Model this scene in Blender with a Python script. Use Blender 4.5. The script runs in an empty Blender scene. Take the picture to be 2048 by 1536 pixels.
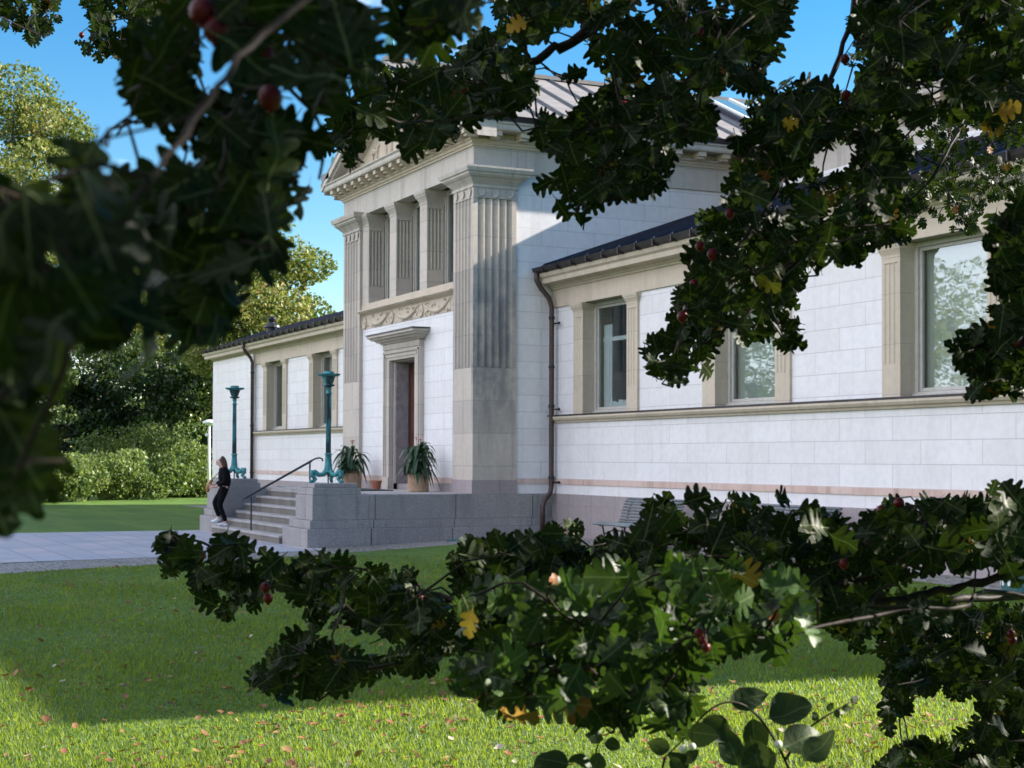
import bpy, math, random
import numpy as np
from mathutils import Vector, Matrix

random.seed(7)
rng = np.random.default_rng(11)
SC = bpy.context.scene
COL = SC.collection
R = math.radians

# ------------------------------------------------------------------ camera
F_PX, YAW, PITCH, ROLL, SHY = 3105.371, 64.561, 1.098, 0.188, 90.174
CAM = np.array([28.348, -12.6127, 0.7064])
_y, _p, _r = R(YAW), R(PITCH), R(ROLL)
FWD = np.array([-math.sin(_y) * math.cos(_p), math.cos(_y) * math.cos(_p), math.sin(_p)])
_rt = np.array([math.cos(_y), math.sin(_y), 0.0])
_up = np.cross(_rt, FWD)
RGT = _rt * math.cos(_r) + _up * math.sin(_r)
UPV = -_rt * math.sin(_r) + _up * math.cos(_r)
cd = bpy.data.cameras.new("camera")
cam = bpy.data.objects.new("camera", cd)
COL.objects.link(cam)
m = Matrix.Identity(4)
for i in range(3):
    m[i][0], m[i][1], m[i][2], m[i][3] = RGT[i], UPV[i], -FWD[i], CAM[i]
cam.matrix_world = m
cd.sensor_width = 36.0
cd.lens = F_PX / 2048 * 36
cd.shift_y = SHY / 2048
cd.clip_start = 0.05
cd.clip_end = 2000
cd.dof.use_dof = True
cd.dof.focus_distance = 5.0
cd.dof.aperture_fstop = 20.0
SC.camera = cam

# ------------------------------------------------------------------ sky, sun, exposure
CLOUD_FILL = 15.5
SUN_TO = np.array([0.163, 1.0, 0.507]); SUN_TO /= np.linalg.norm(SUN_TO)   # direction towards the sun
W = bpy.data.worlds.new("World"); SC.world = W; W.use_nodes = True
nt = W.node_tree; nt.nodes.clear()
wo = nt.nodes.new("ShaderNodeOutputWorld"); bg = nt.nodes.new("ShaderNodeBackground")
sky = nt.nodes.new("ShaderNodeTexSky"); sky.sky_type = 'NISHITA'; sky.sun_disc = False
sky.sun_elevation = math.asin(SUN_TO[2]); sky.sun_rotation = math.atan2(SUN_TO[0], SUN_TO[1])
sky.air_density = 1.0; sky.dust_density = 0.0; sky.ozone_density = 1.3
# clouds: a few wisps low in front, a bright unseen bank behind the camera, added to fill the shaded front
tc = nt.nodes.new("ShaderNodeTexCoord"); mp = nt.nodes.new("ShaderNodeMapping"); mp.inputs["Scale"].default_value = (1, 1, 2.4)
nz = nt.nodes.new("ShaderNodeTexNoise"); nz.inputs["Scale"].default_value = 2.6; nz.inputs["Detail"].default_value = 7; nz.inputs["Roughness"].default_value = 0.55
dt = nt.nodes.new("ShaderNodeVectorMath"); dt.operation = 'DOT_PRODUCT'; dt.inputs[1].default_value = (-0.30, -0.95, 0.03)
ma = nt.nodes.new("ShaderNodeMath"); ma.operation = 'MULTIPLY_ADD'; ma.inputs[1].default_value = 0.34; nt.links.new(tc.outputs["Generated"], dt.inputs[0]); nt.links.new(dt.outputs["Value"], ma.inputs[0])
cr = nt.nodes.new("ShaderNodeValToRGB"); cr.color_ramp.elements[0].position = 0.58; cr.color_ramp.elements[1].position = 0.72
mx = nt.nodes.new("ShaderNodeMix"); mx.data_type = 'RGBA'; mx.inputs[7].default_value = (CLOUD_FILL * 0.93, CLOUD_FILL * 0.97, CLOUD_FILL * 1.12, 1)
nt.links.new(tc.outputs["Generated"], mp.inputs[0]); nt.links.new(mp.outputs[0], nz.inputs[0]); nt.links.new(nz.outputs[0], ma.inputs[2]); nt.links.new(ma.outputs[0], cr.inputs[0])
hs = nt.nodes.new("ShaderNodeHueSaturation"); hs.inputs["Saturation"].default_value = 1.5; hs.inputs["Value"].default_value = 1.12; hs.inputs["Hue"].default_value = 0.500; nt.links.new(sky.outputs[0], hs.inputs["Color"])
nt.links.new(cr.outputs[0], mx.inputs[0]); nt.links.new(hs.outputs[0], mx.inputs[6]); nt.links.new(mx.outputs[2], bg.inputs[0])
bg.inputs[1].default_value = 0.055
nt.links.new(bg.outputs[0], wo.inputs[0])
sl = bpy.data.lights.new("sun", 'SUN'); so = bpy.data.objects.new("sun", sl); COL.objects.link(so)
sl.energy = 5.0; sl.angle = R(0.53); sl.color = (1.0, 0.93, 0.82)
so.rotation_euler = Vector(-SUN_TO).to_track_quat('-Z', 'Y').to_euler()
SC.view_settings.view_transform = 'Standard'; SC.view_settings.look = 'None'
SC.view_settings.exposure = 1.75; SC.view_settings.gamma = 1.0
SC.render.engine = 'CYCLES'
SC.cycles.max_bounces = 6; SC.cycles.diffuse_bounces = 3; SC.cycles.glossy_bounces = 3
SC.cycles.transparent_max_bounces = 6; SC.cycles.transmission_bounces = 4
SC.cycles.caustics_reflective = False; SC.cycles.caustics_refractive = False


# ------------------------------------------------------------------ helpers
def ray(px, py):
    return FWD + RGT * ((px - 1024) / F_PX) + UPV * ((768 + SHY - py) / F_PX)

def at(px, py, dist):                       # point at a given depth along the view axis
    return CAM + ray(px, py) * dist

def on(px, py, ax, c):                      # point on an axis plane
    d = ray(px, py); i = 'XYZ'.index(ax)
    return CAM + d * ((c - CAM[i]) / d[i])

def project(P):
    d = np.asarray(P) - CAM
    z = d @ FWD
    return 1024 + F_PX * (d @ RGT) / z, 768 + SHY - F_PX * (d @ UPV) / z, z

def empty(name, loc=(0, 0, 0), label=None, cat=None, group=None, kind=None):
    o = bpy.data.objects.new(name, None); COL.objects.link(o); o.location = loc
    o.empty_display_size = 0.2
    return tag(o, label, cat, group, kind)

def tag(o, label=None, cat=None, group=None, kind=None):
    if label: o["label"] = label
    if cat: o["category"] = cat
    if group: o["group"] = group
    if kind: o["kind"] = kind
    return o

class MB:
    """collects geometry in world coordinates, then links ONE mesh object"""
    def __init__(s): s.v = []; s.f = []
    def add(s, vs, fs):
        b = len(s.v); s.v += [tuple(map(float, q)) for q in vs]; s.f += [tuple(b + i for i in f) for f in fs]; return s
    def box(s, x0, x1, y0, y1, z0, z1):
        return s.add([(x0, y0, z0), (x1, y0, z0), (x1, y1, z0), (x0, y1, z0), (x0, y0, z1), (x1, y0, z1), (x1, y1, z1), (x0, y1, z1)],
                     [(0, 3, 2, 1), (4, 5, 6, 7), (0, 1, 5, 4), (1, 2, 6, 5), (2, 3, 7, 6), (3, 0, 4, 7)])
    def prism(s, poly, z0, z1, scale_top=1.0):
        n = len(poly); cx = sum(p[0] for p in poly) / n; cy = sum(p[1] for p in poly) / n
        vs = [(x, y, z0) for x, y in poly] + [(cx + (x - cx) * scale_top, cy + (y - cy) * scale_top, z1) for x, y in poly]
        return s.add(vs, [tuple(reversed(range(n))), tuple(range(n, 2 * n))] + [(i, (i + 1) % n, n + (i + 1) % n, n + i) for i in range(n)])
    def hull(s, a, b):                      # a, b: equal length rings of 3d points
        n = len(a)
        return s.add(list(a) + list(b), [tuple(reversed(range(n))), tuple(range(n, 2 * n))] + [(i, (i + 1) % n, n + (i + 1) % n, n + i) for i in range(n)])
    def sweep(s, prof, path, closed=False):
        """profile (out, z) closed polygon swept along an xy path; out is to the right of the travel direction"""
        P = [np.array(p, float) for p in path]; n = len(P); k = len(prof); ring = []
        for i in range(n):
            ds = []
            if i > 0 or closed: d = P[i] - P[i - 1]; ds.append(d / np.linalg.norm(d))
            if i < n - 1 or closed: d = P[(i + 1) % n] - P[i]; ds.append(d / np.linalg.norm(d))
            ns = [np.array([d[1], -d[0]]) for d in ds]
            mm = sum(ns); mm = mm / (mm @ ns[0]) if len(ns) > 1 else ns[0]
            if len(ns) > 1: pass
            ring.append([(P[i][0] + mm[0] * o, P[i][1] + mm[1] * o, z) for o, z in prof])
        vs = [q for r_ in ring for q in r_]; fs = []
        for i in range(n if closed else n - 1):
            a, b = i * k, ((i + 1) % n) * k
            for j in range(k): fs.append((a + j, a + (j + 1) % k, b + (j + 1) % k, b + j))
        if not closed: fs += [tuple(reversed(range(k))), tuple(range((n - 1) * k, n * k))]
        return s.add(vs, fs)
    def tube(s, pts, rad, seg=8, cap=True):
        pts = [np.array(p, float) for p in pts]; n = len(pts)
        rad = [rad] * n if np.isscalar(rad) else list(rad); vs = []; fs = []
        ref = None
        for i in range(n):
            t = pts[min(i + 1, n - 1)] - pts[max(i - 1, 0)]; t = t / (np.linalg.norm(t) + 1e-9)
            if ref is None: ref = np.array([0, 0, 1.0]) if abs(t[2]) < 0.9 else np.array([1.0, 0, 0])
            u = np.cross(t, ref); u /= np.linalg.norm(u) + 1e-9; w = np.cross(t, u); ref = np.cross(u, t)
            for j in range(seg):
                a = 2 * math.pi * j / seg; vs.append(pts[i] + (u * math.cos(a) + w * math.sin(a)) * rad[i])
        for i in range(n - 1):
            for j in range(seg): fs.append((i * seg + j, (i + 1) * seg + j, (i + 1) * seg + (j + 1) % seg, i * seg + (j + 1) % seg))
        if cap: fs += [tuple(range(seg)), tuple(reversed(range((n - 1) * seg, n * seg)))]
        return s.add(vs, fs)
    def lathe(s, c, prof, seg=24):          # prof: (radius, z) bottom to top
        k = len(prof)
        vs = [(c[0] + r_ * math.cos(2 * math.pi * j / seg), c[1] + r_ * math.sin(2 * math.pi * j / seg), c[2] + z) for r_, z in prof for j in range(seg)]
        fs = [(i * seg + j, i * seg + (j + 1) % seg, (i + 1) * seg + (j + 1) % seg, (i + 1) * seg + j) for i in range(k - 1) for j in range(seg)]
        fs += [tuple(reversed(range(seg))), tuple(range((k - 1) * seg, k * seg))]
        return s.add(vs, fs)
    def ball(s, c, r_, seg=10, rings=6, sc=(1, 1, 1)):
        vs = []; fs = []
        for i in range(rings + 1):
            th = math.pi * i / rings
            for j in range(seg):
                ph = 2 * math.pi * j / seg
                vs.append((c[0] + r_ * sc[0] * math.sin(th) * math.cos(ph), c[1] + r_ * sc[1] * math.sin(th) * math.sin(ph), c[2] - r_ * sc[2] * math.cos(th)))
        for i in range(rings):
            for j in range(seg): fs.append((i * seg + j, i * seg + (j + 1) % seg, (i + 1) * seg + (j + 1) % seg, (i + 1) * seg + j))
        return s.add(vs, fs)
    def build(s, name, mat, parent=None, smooth=False, bevel=0, label=None):
        me = bpy.data.meshes.new(name); off = Vector(parent_loc(parent)) if parent else Vector((0, 0, 0))
        me.from_pydata([tuple(Vector(q) - off) for q in s.v], [], s.f)
        me.materials.append(M[mat])
        import bmesh
        bm = bmesh.new(); bm.from_mesh(me); bmesh.ops.recalc_face_normals(bm, faces=bm.faces); bm.to_mesh(me); bm.free()
        if smooth:
            me.polygons.foreach_set("use_smooth", [True] * len(me.polygons))
        o = bpy.data.objects.new(name, me); COL.objects.link(o); o.parent = parent
        if bevel:
            b = o.modifiers.new("bevel", 'BEVEL'); b.width = bevel; b.segments = 2; b.limit_method = 'ANGLE'; b.angle_limit = R(40)
        if label: o["label"] = label
        return o

def parent_loc(p):
    v = Vector((0, 0, 0))
    while p: v = v + p.location; p = p.parent
    return v

def copy_tree(o, parent=None):
    c = o.copy(); COL.objects.link(c); c.parent = parent
    for ch in [q for q in bpy.data.objects if q.parent == o and q is not c]: copy_tree(ch, c)
    return c

# ------------------------------------------------------------------ materials
M = {}
class NT:
    def __init__(s, name):
        s.m = bpy.data.materials.new(name); s.m.use_nodes = True; s.t = s.m.node_tree; s.t.nodes.clear()
        s.out = s.n("ShaderNodeOutputMaterial"); M[name] = s.m
    def n(s, t, **k):
        q = s.t.nodes.new(t)
        for a, b in k.items(): setattr(q, a, b)
        return q
    def l(s, a, b): s.t.links.new(a, b)
    def val(s, node, key, v):
        if isinstance(v, bpy.types.NodeSocket): s.l(v, node.inputs[key])
        else: node.inputs[key].default_value = v
    def bsdf(s, col, rough=0.6, metal=0.0, spec=0.5, bump=None, bstr=0.3, bdist=0.01, **kw):
        b = s.n("ShaderNodeBsdfPrincipled")
        s.val(b, "Base Color", col if isinstance(col, bpy.types.NodeSocket) else (*col, 1)); s.val(b, "Roughness", rough); s.val(b, "Metallic", metal)
        s.val(b, "Specular IOR Level", spec)
        for k, v in kw.items(): s.val(b, k, v)
        if bump is not None:
            bp = s.n("ShaderNodeBump"); bp.inputs["Strength"].default_value = bstr; bp.inputs["Distance"].default_value = bdist
            s.l(bump, bp.inputs["Height"]); s.l(bp.outputs[0], b.inputs["Normal"])
        return b
    def done(s, sh): s.l(sh.outputs[0], s.out.inputs[0]); return s.m
    def pos(s):
        g = s.n("ShaderNodeNewGeometry"); return g.outputs["Position"]
    def obj(s): return s.n("ShaderNodeTexCoord").outputs["Object"]
    def noise(s, vec, scale, detail=4, rough=0.55, sc=None):
        if sc:
            mp_ = s.n("ShaderNodeMapping"); mp_.inputs["Scale"].default_value = sc; s.l(vec, mp_.inputs[0]); vec = mp_.outputs[0]
        q = s.n("ShaderNodeTexNoise"); q.inputs["Scale"].default_value = scale; q.inputs["Detail"].default_value = detail; q.inputs["Roughness"].default_value = rough
        s.l(vec, q.inputs["Vector"]); return q.outputs["Fac"]
    def ramp(s, fac, stops):
        q = s.n("ShaderNodeValToRGB"); e = q.color_ramp.elements
        while len(e) < len(stops): e.new(0.5)
        for el, (p, c) in zip(e, stops): el.position = p; el.color = (*c, 1) if len(c) == 3 else c
        s.l(fac, q.inputs[0]); return q.outputs[0]
    def mix(s, f, a, b, mode='MIX'):
        q = s.n("ShaderNodeMix", data_type='RGBA', blend_type=mode)
        s.val(q, 0, f)
        for k, v in ((6, a), (7, b)):
            if isinstance(v, bpy.types.NodeSocket): s.l(v, q.inputs[k])
            else: q.inputs[k].default_value = (*v, 1)
        return q.outputs[2]
    def math(s, op, a, b=0.0, clamp=False):
        q = s.n("ShaderNodeMath", operation=op, use_clamp=clamp); s.val(q, 0, a); s.val(q, 1, b); return q.outputs[0]
    def wallvec(s):                         # (x+y, z): courses on walls facing either axis
        sp = s.n("ShaderNodeSeparateXYZ"); s.l(s.pos(), sp.inputs[0])
        c = s.n("ShaderNodeCombineXYZ"); s.l(s.math('ADD', sp.outputs[0], sp.outputs[1]), c.inputs[0]); s.l(sp.outputs[2], c.inputs[1])
        return c.outputs[0], sp
    def brick(s, vec, w, h, mortar, offz=0.0, c1=(0, 0, 0), c2=(1, 1, 1)):
        mp_ = s.n("ShaderNodeMapping"); mp_.inputs["Location"].default_value = (0.33, offz, 0); s.l(vec, mp_.inputs[0])
        b = s.n("ShaderNodeTexBrick"); b.inputs["Scale"].default_value = 1; b.inputs["Brick Width"].default_value = w; b.inputs["Row Height"].default_value = h
        b.inputs["Mortar Size"].default_value = mortar; b.inputs["Mortar Smooth"].default_value = 0.3; b.inputs["Bias"].default_value = 0
        b.inputs["Color1"].default_value = (*c1, 1); b.inputs["Color2"].default_value = (*c2, 1); b.inputs["Mortar"].default_value = (0.5, 0.5, 0.5, 1)
        s.l(mp_.outputs[0], b.inputs[0]); return b

def stone(name, base, alt, joint, bw=1.22, bh=0.34, mortar=0.004, offz=-0.305, rough=0.6, var=0.5, streak=0.3, speck=0, blockvar=0.35, jstr=0.8, stain=None, graycol=(0.3, 0.3, 0.32)):
    t = NT(name); vec, sp = t.wallvec(); pos = t.pos()
    br = t.brick(vec, bw, bh, mortar, offz)
    n1 = t.noise(pos, 1.3, 6, 0.6); n2 = t.noise(pos, 9, 5, 0.65); n3 = t.noise(pos, 2.2, 5, 0.6, sc=(1, 1, 0.12))
    blk = t.math('MULTIPLY', br.outputs["Color"], blockvar)
    f = t.math('ADD', t.math('MULTIPLY', n1, var), t.math('SUBTRACT', blk, blockvar * 0.5), True)
    col = t.mix(f, base, alt)
    col = t.mix(t.math('MULTIPLY', t.ramp(n3, [(0.5, (0, 0, 0)), (0.75, (1, 1, 1))]), streak), col, tuple(c * 0.55 for c in alt))
    n6 = t.noise(pos, 5.5, 4, 0.6, sc=(1, 1, 0.07)); col = t.mix(t.math('MULTIPLY', t.ramp(n6, [(0.56, (0, 0, 0)), (0.72, (1, 1, 1))]), streak * 0.9), col, tuple(c * 0.62 for c in alt))
    col = t.mix(t.math('MULTIPLY', t.ramp(n2, [(0.35, (1, 1, 1)), (0.6, (0, 0, 0))]), 0.16), col, tuple(c * 0.6 for c in alt))
    h = n2
    if speck:
        n4 = t.noise(pos, 55, 3, 0.7); n5 = t.noise(pos, 140, 2, 0.7)
        col = t.mix(t.math('MULTIPLY', t.ramp(n4, [(0.42, (1, 1, 1)), (0.56, (0, 0, 0))]), speck), col, tuple(c * 0.35 for c in alt))
        col = t.mix(t.math('MULTIPLY', t.ramp(n5, [(0.5, (0, 0, 0)), (0.62, (1, 1, 1))]), speck * 0.6), col, tuple(min(1, c * 1.8) for c in base))
    if stain:
        z0, z1, scol = stain
        za = t.n("ShaderNodeMapRange"); za.inputs[1].default_value = z0 - 0.6; za.inputs[2].default_value = z0 + 0.4; t.l(sp.outputs[2], za.inputs[0])
        zb = t.n("ShaderNodeMapRange"); zb.inputs[1].default_value = z1 + 0.5; zb.inputs[2].default_value = z1 - 0.7; t.l(sp.outputs[2], zb.inputs[0])
        ns = t.ramp(t.noise(pos, 2.6, 8, 0.7, sc=(1, 1, 0.55)), [(0.4, (0, 0, 0)), (0.58, (1, 1, 1))])
        sf = t.math('MULTIPLY', t.math('MULTIPLY', za.outputs[0], zb.outputs[0]), t.math('MULTIPLY', ns, t.math('GREATER_THAN', sp.outputs[0], -0.09)))
        col = t.mix(t.math('MULTIPLY', sf, 0.6), col, scol)
    col = t.mix(t.math('MULTIPLY', br.outputs["Fac"], jstr), col, joint)
    hh = t.math('SUBTRACT', t.math('MULTIPLY', h, 0.5), t.math('MULTIPLY', br.outputs["Fac"], 1.0))
    return t.done(t.bsdf(col, rough, bump=hh, bstr=0.35, bdist=0.01))

stone("marble", (0.82, 0.785, 0.80), (0.70, 0.65, 0.645), (0.46, 0.42, 0.42), mortar=0.006, offz=-0.305, var=0.55, streak=0.16, blockvar=0.45, rough=0.5)
stone("sandstone", (0.63, 0.525, 0.415), (0.47, 0.385, 0.30), (0.34, 0.30, 0.25), bw=1.9, bh=0.72, mortar=0.005, offz=-0.2, var=0.55, streak=0.30, rough=0.75)
stone("sandstone_grey", (0.59, 0.51, 0.44), (0.41, 0.36, 0.32), (0.30, 0.27, 0.24), bw=3.4, bh=0.66, mortar=0.006, offz=0.1, var=0.6, streak=0.4, rough=0.8, blockvar=0.6)
stone("sandstone_stained", (0.58, 0.50, 0.43), (0.37, 0.33, 0.30), (0.25, 0.24, 0.22), bw=3.4, bh=0.66, mortar=0.006, offz=0.1, var=0.7, streak=0.5, rough=0.85, blockvar=0.6, stain=(1.7, 4.6, (0.13, 0.14, 0.16)))
stone("entablature_stone", (0.59, 0.52, 0.46), (0.42, 0.38, 0.345), (0.22, 0.22, 0.22), bw=2.6, bh=0.6, mortar=0.006, offz=-0.35, var=0.6, streak=0.55, rough=0.8)
stone("pink_stone", (0.72, 0.58, 0.54), (0.58, 0.37, 0.30), (0.5, 0.4, 0.38), bw=1.4, bh=3, mortar=0.004, var=1.0, streak=0.8, rough=0.5)
stone("granite", (0.40, 0.37, 0.36), (0.22, 0.21, 0.22), (0.05, 0.05, 0.05), bw=1.7, bh=8, mortar=0.012, offz=-3, var=1.0, streak=0.6, speck=0.5, rough=0.7)
stone("granite_pink", (0.40, 0.335, 0.34), (0.27, 0.23, 0.235), (0.15, 0.13, 0.13), bw=0.95, bh=8, mortar=0.008, offz=-3, var=0.7, streak=0.3, speck=0.35, rough=0.7)
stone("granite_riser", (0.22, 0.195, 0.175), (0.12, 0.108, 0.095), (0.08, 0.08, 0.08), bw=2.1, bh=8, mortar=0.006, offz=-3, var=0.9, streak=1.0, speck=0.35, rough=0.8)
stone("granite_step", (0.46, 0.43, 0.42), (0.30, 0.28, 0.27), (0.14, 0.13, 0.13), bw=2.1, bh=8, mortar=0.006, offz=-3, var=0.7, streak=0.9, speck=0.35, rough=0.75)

def simple(name, col, rough=0.5, metal=0.0, alt=None, nscale=8, bump=0.2, bdist=0.005, spec=0.5, sc=None, lo=0.4, hi=0.62, **kw):
    t = NT(name); p = t.pos()
    c = col
    n_ = t.noise(p, nscale, 6, 0.62, sc=sc)
    c = t.mix(t.ramp(n_, [(lo, (0, 0, 0)), (hi, (1, 1, 1))]), col, alt if alt else tuple(q * 0.7 for q in col))
    return t.done(t.bsdf(c, rough, metal, spec, bump=n_, bstr=bump, bdist=bdist, **kw))

simple("lead_roof", (0.215, 0.195, 0.185), 0.65, 0.0, (0.165, 0.15, 0.145), 2.0, sc=(3, 0.6, 1))
simple("roof_seam", (0.09, 0.10, 0.11), 0.5, 0.3)
simple("dark_roof", (0.035, 0.037, 0.058), 0.40, 0.35, (0.022, 0.023, 0.038), 3)
simple("gutter_metal", (0.035, 0.028, 0.032), 0.45, 0.4, (0.06, 0.05, 0.052), 5)
simple("pipe_brown", (0.075, 0.045, 0.038), 0.45, 0.2, (0.04, 0.028, 0.026), 9)
simple("verdigris", (0.07, 0.30, 0.31), 0.7, 0.1, (0.03, 0.15, 0.17), 14, lo=0.42, hi=0.6)
simple("verdigris_dark", (0.020, 0.045, 0.055), 0.6, 0.2, (0.06, 0.24, 0.26), 11, sc=(1, 1, 0.22), lo=0.5, hi=0.62)
simple("iron", (0.03, 0.03, 0.035), 0.45, 0.4)
simple("rail_iron", (0.05, 0.055, 0.065), 0.4, 0.4)
simple("frame_paint", (0.50, 0.47, 0.42), 0.5, 0, (0.44, 0.41, 0.37), 12)
simple("frame_dark", (0.10, 0.10, 0.10), 0.4)
simple("door_wood", (0.12, 0.045, 0.030), 0.4, 0, (0.065, 0.025, 0.018), 6, sc=(4, 4, 0.4))
simple("door_leaf_grey", (0.33, 0.28, 0.29), 0.6)
simple("terracotta_pale", (0.46, 0.30, 0.19), 0.85, 0, (0.34, 0.22, 0.145), 10)
simple("terracotta", (0.42, 0.16, 0.09), 0.8, 0, (0.30, 0.11, 0.065), 16)
simple("soil", (0.03, 0.02, 0.015), 0.9)
simple("mat_rubber", (0.02, 0.02, 0.025), 0.9)
simple("bench_paint", (0.15, 0.18, 0.20), 0.5, 0, (0.11, 0.13, 0.14), 6)
simple("white_paint", (0.78, 0.80, 0.78), 0.4, 0, (0.66, 0.68, 0.66), 6)
simple("bin_paint", (0.04, 0.13, 0.14), 0.45, 0, (0.03, 0.10, 0.11), 8)
simple("hose_teal", (0.01, 0.16, 0.22), 0.45)
simple("hose_green", (0.02, 0.25, 0.06), 0.45)
simple("skin", (0.62, 0.38, 0.29), 0.5, 0, (0.58, 0.34, 0.26), 20)
simple("hair", (0.11, 0.045, 0.022), 0.5, 0, (0.05, 0.022, 0.012), 60, sc=(3, 3, 0.5))
simple("black_cloth", (0.005, 0.005, 0.007), 0.9, 0, (0.009, 0.009, 0.011), 30, spec=0.1)
simple("shoe_white", (0.75, 0.77, 0.82), 0.5)
simple("tan_leather", (0.42, 0.20, 0.04), 0.5)
simple("bark", (0.075, 0.055, 0.042), 0.8, 0, (0.035, 0.027, 0.02), 30, bump=0.6, sc=(1, 1, 0.4))
simple("twig", (0.030, 0.021, 0.017), 0.6, 0, (0.014, 0.010, 0.008), 60, bump=0.6, bdist=0.002, spec=0.12)
simple("berry_red", (0.13, 0.006, 0.008), 0.34, 0, (0.09, 0.004, 0.008), 160, bump=0.35, spec=0.25)
simple("berry_white", (0.72, 0.70, 0.62), 0.35, 0, (0.66, 0.62, 0.52), 60, bump=0.05)
simple("petal_red", (0.60, 0.05, 0.07), 0.5)
simple("curtain", (0.72, 0.74, 0.74), 0.8, 0, (0.62, 0.64, 0.64), 14, sc=(6, 6, 0.3))
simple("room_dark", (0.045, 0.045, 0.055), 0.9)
simple("paper_white", (0.75, 0.75, 0.73), 0.7)

t = NT("blind"); vec, sp = t.wallvec()      # pale woven blind behind the glass
wv = t.n("ShaderNodeTexWave", bands_direction='Z'); wv.inputs["Scale"].default_value = 20; t.l(t.pos(), wv.inputs[0])
t.done(t.bsdf(t.mix(wv.outputs[1], (0.34, 0.35, 0.29), (0.52, 0.52, 0.43)), 0.8))

t = NT("glass")                             # window pane: fresnel reflection over see-through glass
lw = t.n("ShaderNodeFresnel"); bf = t.n("ShaderNodeNewGeometry").outputs["Backfacing"]; t.l(t.math("SUBTRACT", 2.0, t.math("MULTIPLY", bf, 1.5)), lw.inputs[0])
wob = t.noise(t.pos(), 1.7, 2); bp = t.n("ShaderNodeBump"); bp.inputs["Strength"].default_value = 0.05; bp.inputs["Distance"].default_value = 0.02; t.l(wob, bp.inputs["Height"])
gl = t.n("ShaderNodeBsdfGlossy"); gl.inputs["Roughness"].default_value = 0.015; gl.inputs[0].default_value = (0.95, 1, 1, 1); t.l(bp.outputs[0], gl.inputs["Normal"])
tr = t.n("ShaderNodeBsdfTransparent"); tr.inputs[0].default_value = (0.90, 0.94, 0.94, 1)
ms = t.n("ShaderNodeMixShader"); t.l(lw.outputs[0], ms.inputs[0]); t.l(tr.outputs[0], ms.inputs[1]); t.l(gl.outputs[0], ms.inputs[2]); t.done(ms)

t = NT("skylight_glass"); t.done(t.bsdf((0.10, 0.17, 0.19), 0.03, 0.0, 1.0, IOR=2.0))

# ground materials
t = NT("lawn"); p = t.pos()
n1 = t.noise(p, 0.35, 5); n2 = t.noise(p, 5, 6, 0.7); n3 = t.noise(p, 60, 4, 0.8)
c = t.mix(t.ramp(n1, [(0.35, (0, 0, 0)), (0.65, (1, 1, 1))]), (0.035, 0.092, 0.012), (0.085, 0.165, 0.024))
c = t.mix(t.math('MULTIPLY', t.ramp(t.noise(p, 1.0, 5, 0.6, sc=(0.16, 1.3, 1)), [(0.48, (0, 0, 0)), (0.62, (1, 1, 1))]), 0.5), c, (0.14, 0.22, 0.035))  # lighter bands painted into the lawn colour as streaks of sun
c = t.mix(t.math('MULTIPLY', t.ramp(t.noise(p, 1.4, 6, 0.7), [(0.48, (0, 0, 0)), (0.68, (1, 1, 1))]), 0.6), c, (0.13, 0.15, 0.045))
c = t.mix(t.math('MULTIPLY', t.ramp(n2, [(0.4, (0, 0, 0)), (0.7, (1, 1, 1))]), 0.6), c, (0.035, 0.075, 0.012))
c = t.mix(t.math('MULTIPLY', t.ramp(n3, [(0.45, (0, 0, 0)), (0.6, (1, 1, 1))]), 0.5), c, (0.15, 0.26, 0.05))
t.done(t.bsdf(c, 0.85, 0, 0.2, bump=t.math('ADD', n2, n3), bstr=0.8, bdist=0.03))

t = NT("paving"); p = t.pos()
br = t.n("ShaderNodeTexBrick"); br.inputs["Scale"].default_value = 1; br.inputs["Brick Width"].default_value = 1.3; br.inputs["Row Height"].default_value = 0.62
br.inputs["Mortar Size"].default_value = 0.012; br.inputs["Color1"].default_value = (0.36, 0.37, 0.42, 1); br.inputs["Color2"].default_value = (0.50, 0.43, 0.43, 1); br.inputs["Mortar"].default_value = (0.10, 0.10, 0.10, 1)
t.l(p, br.inputs[0])
c = t.mix(t.ramp(t.noise(p, 0.9, 7, 0.7), [(0.35, (0, 0, 0)), (0.65, (0.8, 0.8, 0.8))]), br.outputs[0], (0.27, 0.28, 0.32))
t.done(t.bsdf(c, 0.55, 0, 0.4, bump=t.math('SUBTRACT', t.noise(p, 30, 4), br.outputs[1]), bstr=0.3, bdist=0.01))

t = NT("cobbles"); p = t.pos()
vo = t.n("ShaderNodeTexVoronoi"); vo.inputs["Scale"].default_value = 9.5; vo.inputs["Randomness"].default_value = 0.55; t.l(p, vo.inputs["Vector"])
ve = t.n("ShaderNodeTexVoronoi", feature='DISTANCE_TO_EDGE'); ve.inputs["Scale"].default_value = 9.5; ve.inputs["Randomness"].default_value = 0.55; t.l(p, ve.inputs["Vector"])
e_ = t.ramp(ve.outputs[0], [(0.02, (0, 0, 0)), (0.12, (1, 1, 1))])
c = t.mix(vo.outputs["Color"], (0.20, 0.195, 0.20), (0.31, 0.285, 0.27))
c = t.mix(t.math('MULTIPLY', t.ramp(t.noise(p, 1.1, 5), [(0.5, (0, 0, 0)), (0.65, (1, 1, 1))]), 0.35), c, (0.10, 0.13, 0.06))
c = t.mix(e_, (0.06, 0.065, 0.05), c)
t.done(t.bsdf(c, 0.8, bump=e_, bstr=0.8, bdist=0.02))

simple("earth_edge", (0.09, 0.07, 0.05), 0.95)

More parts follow.
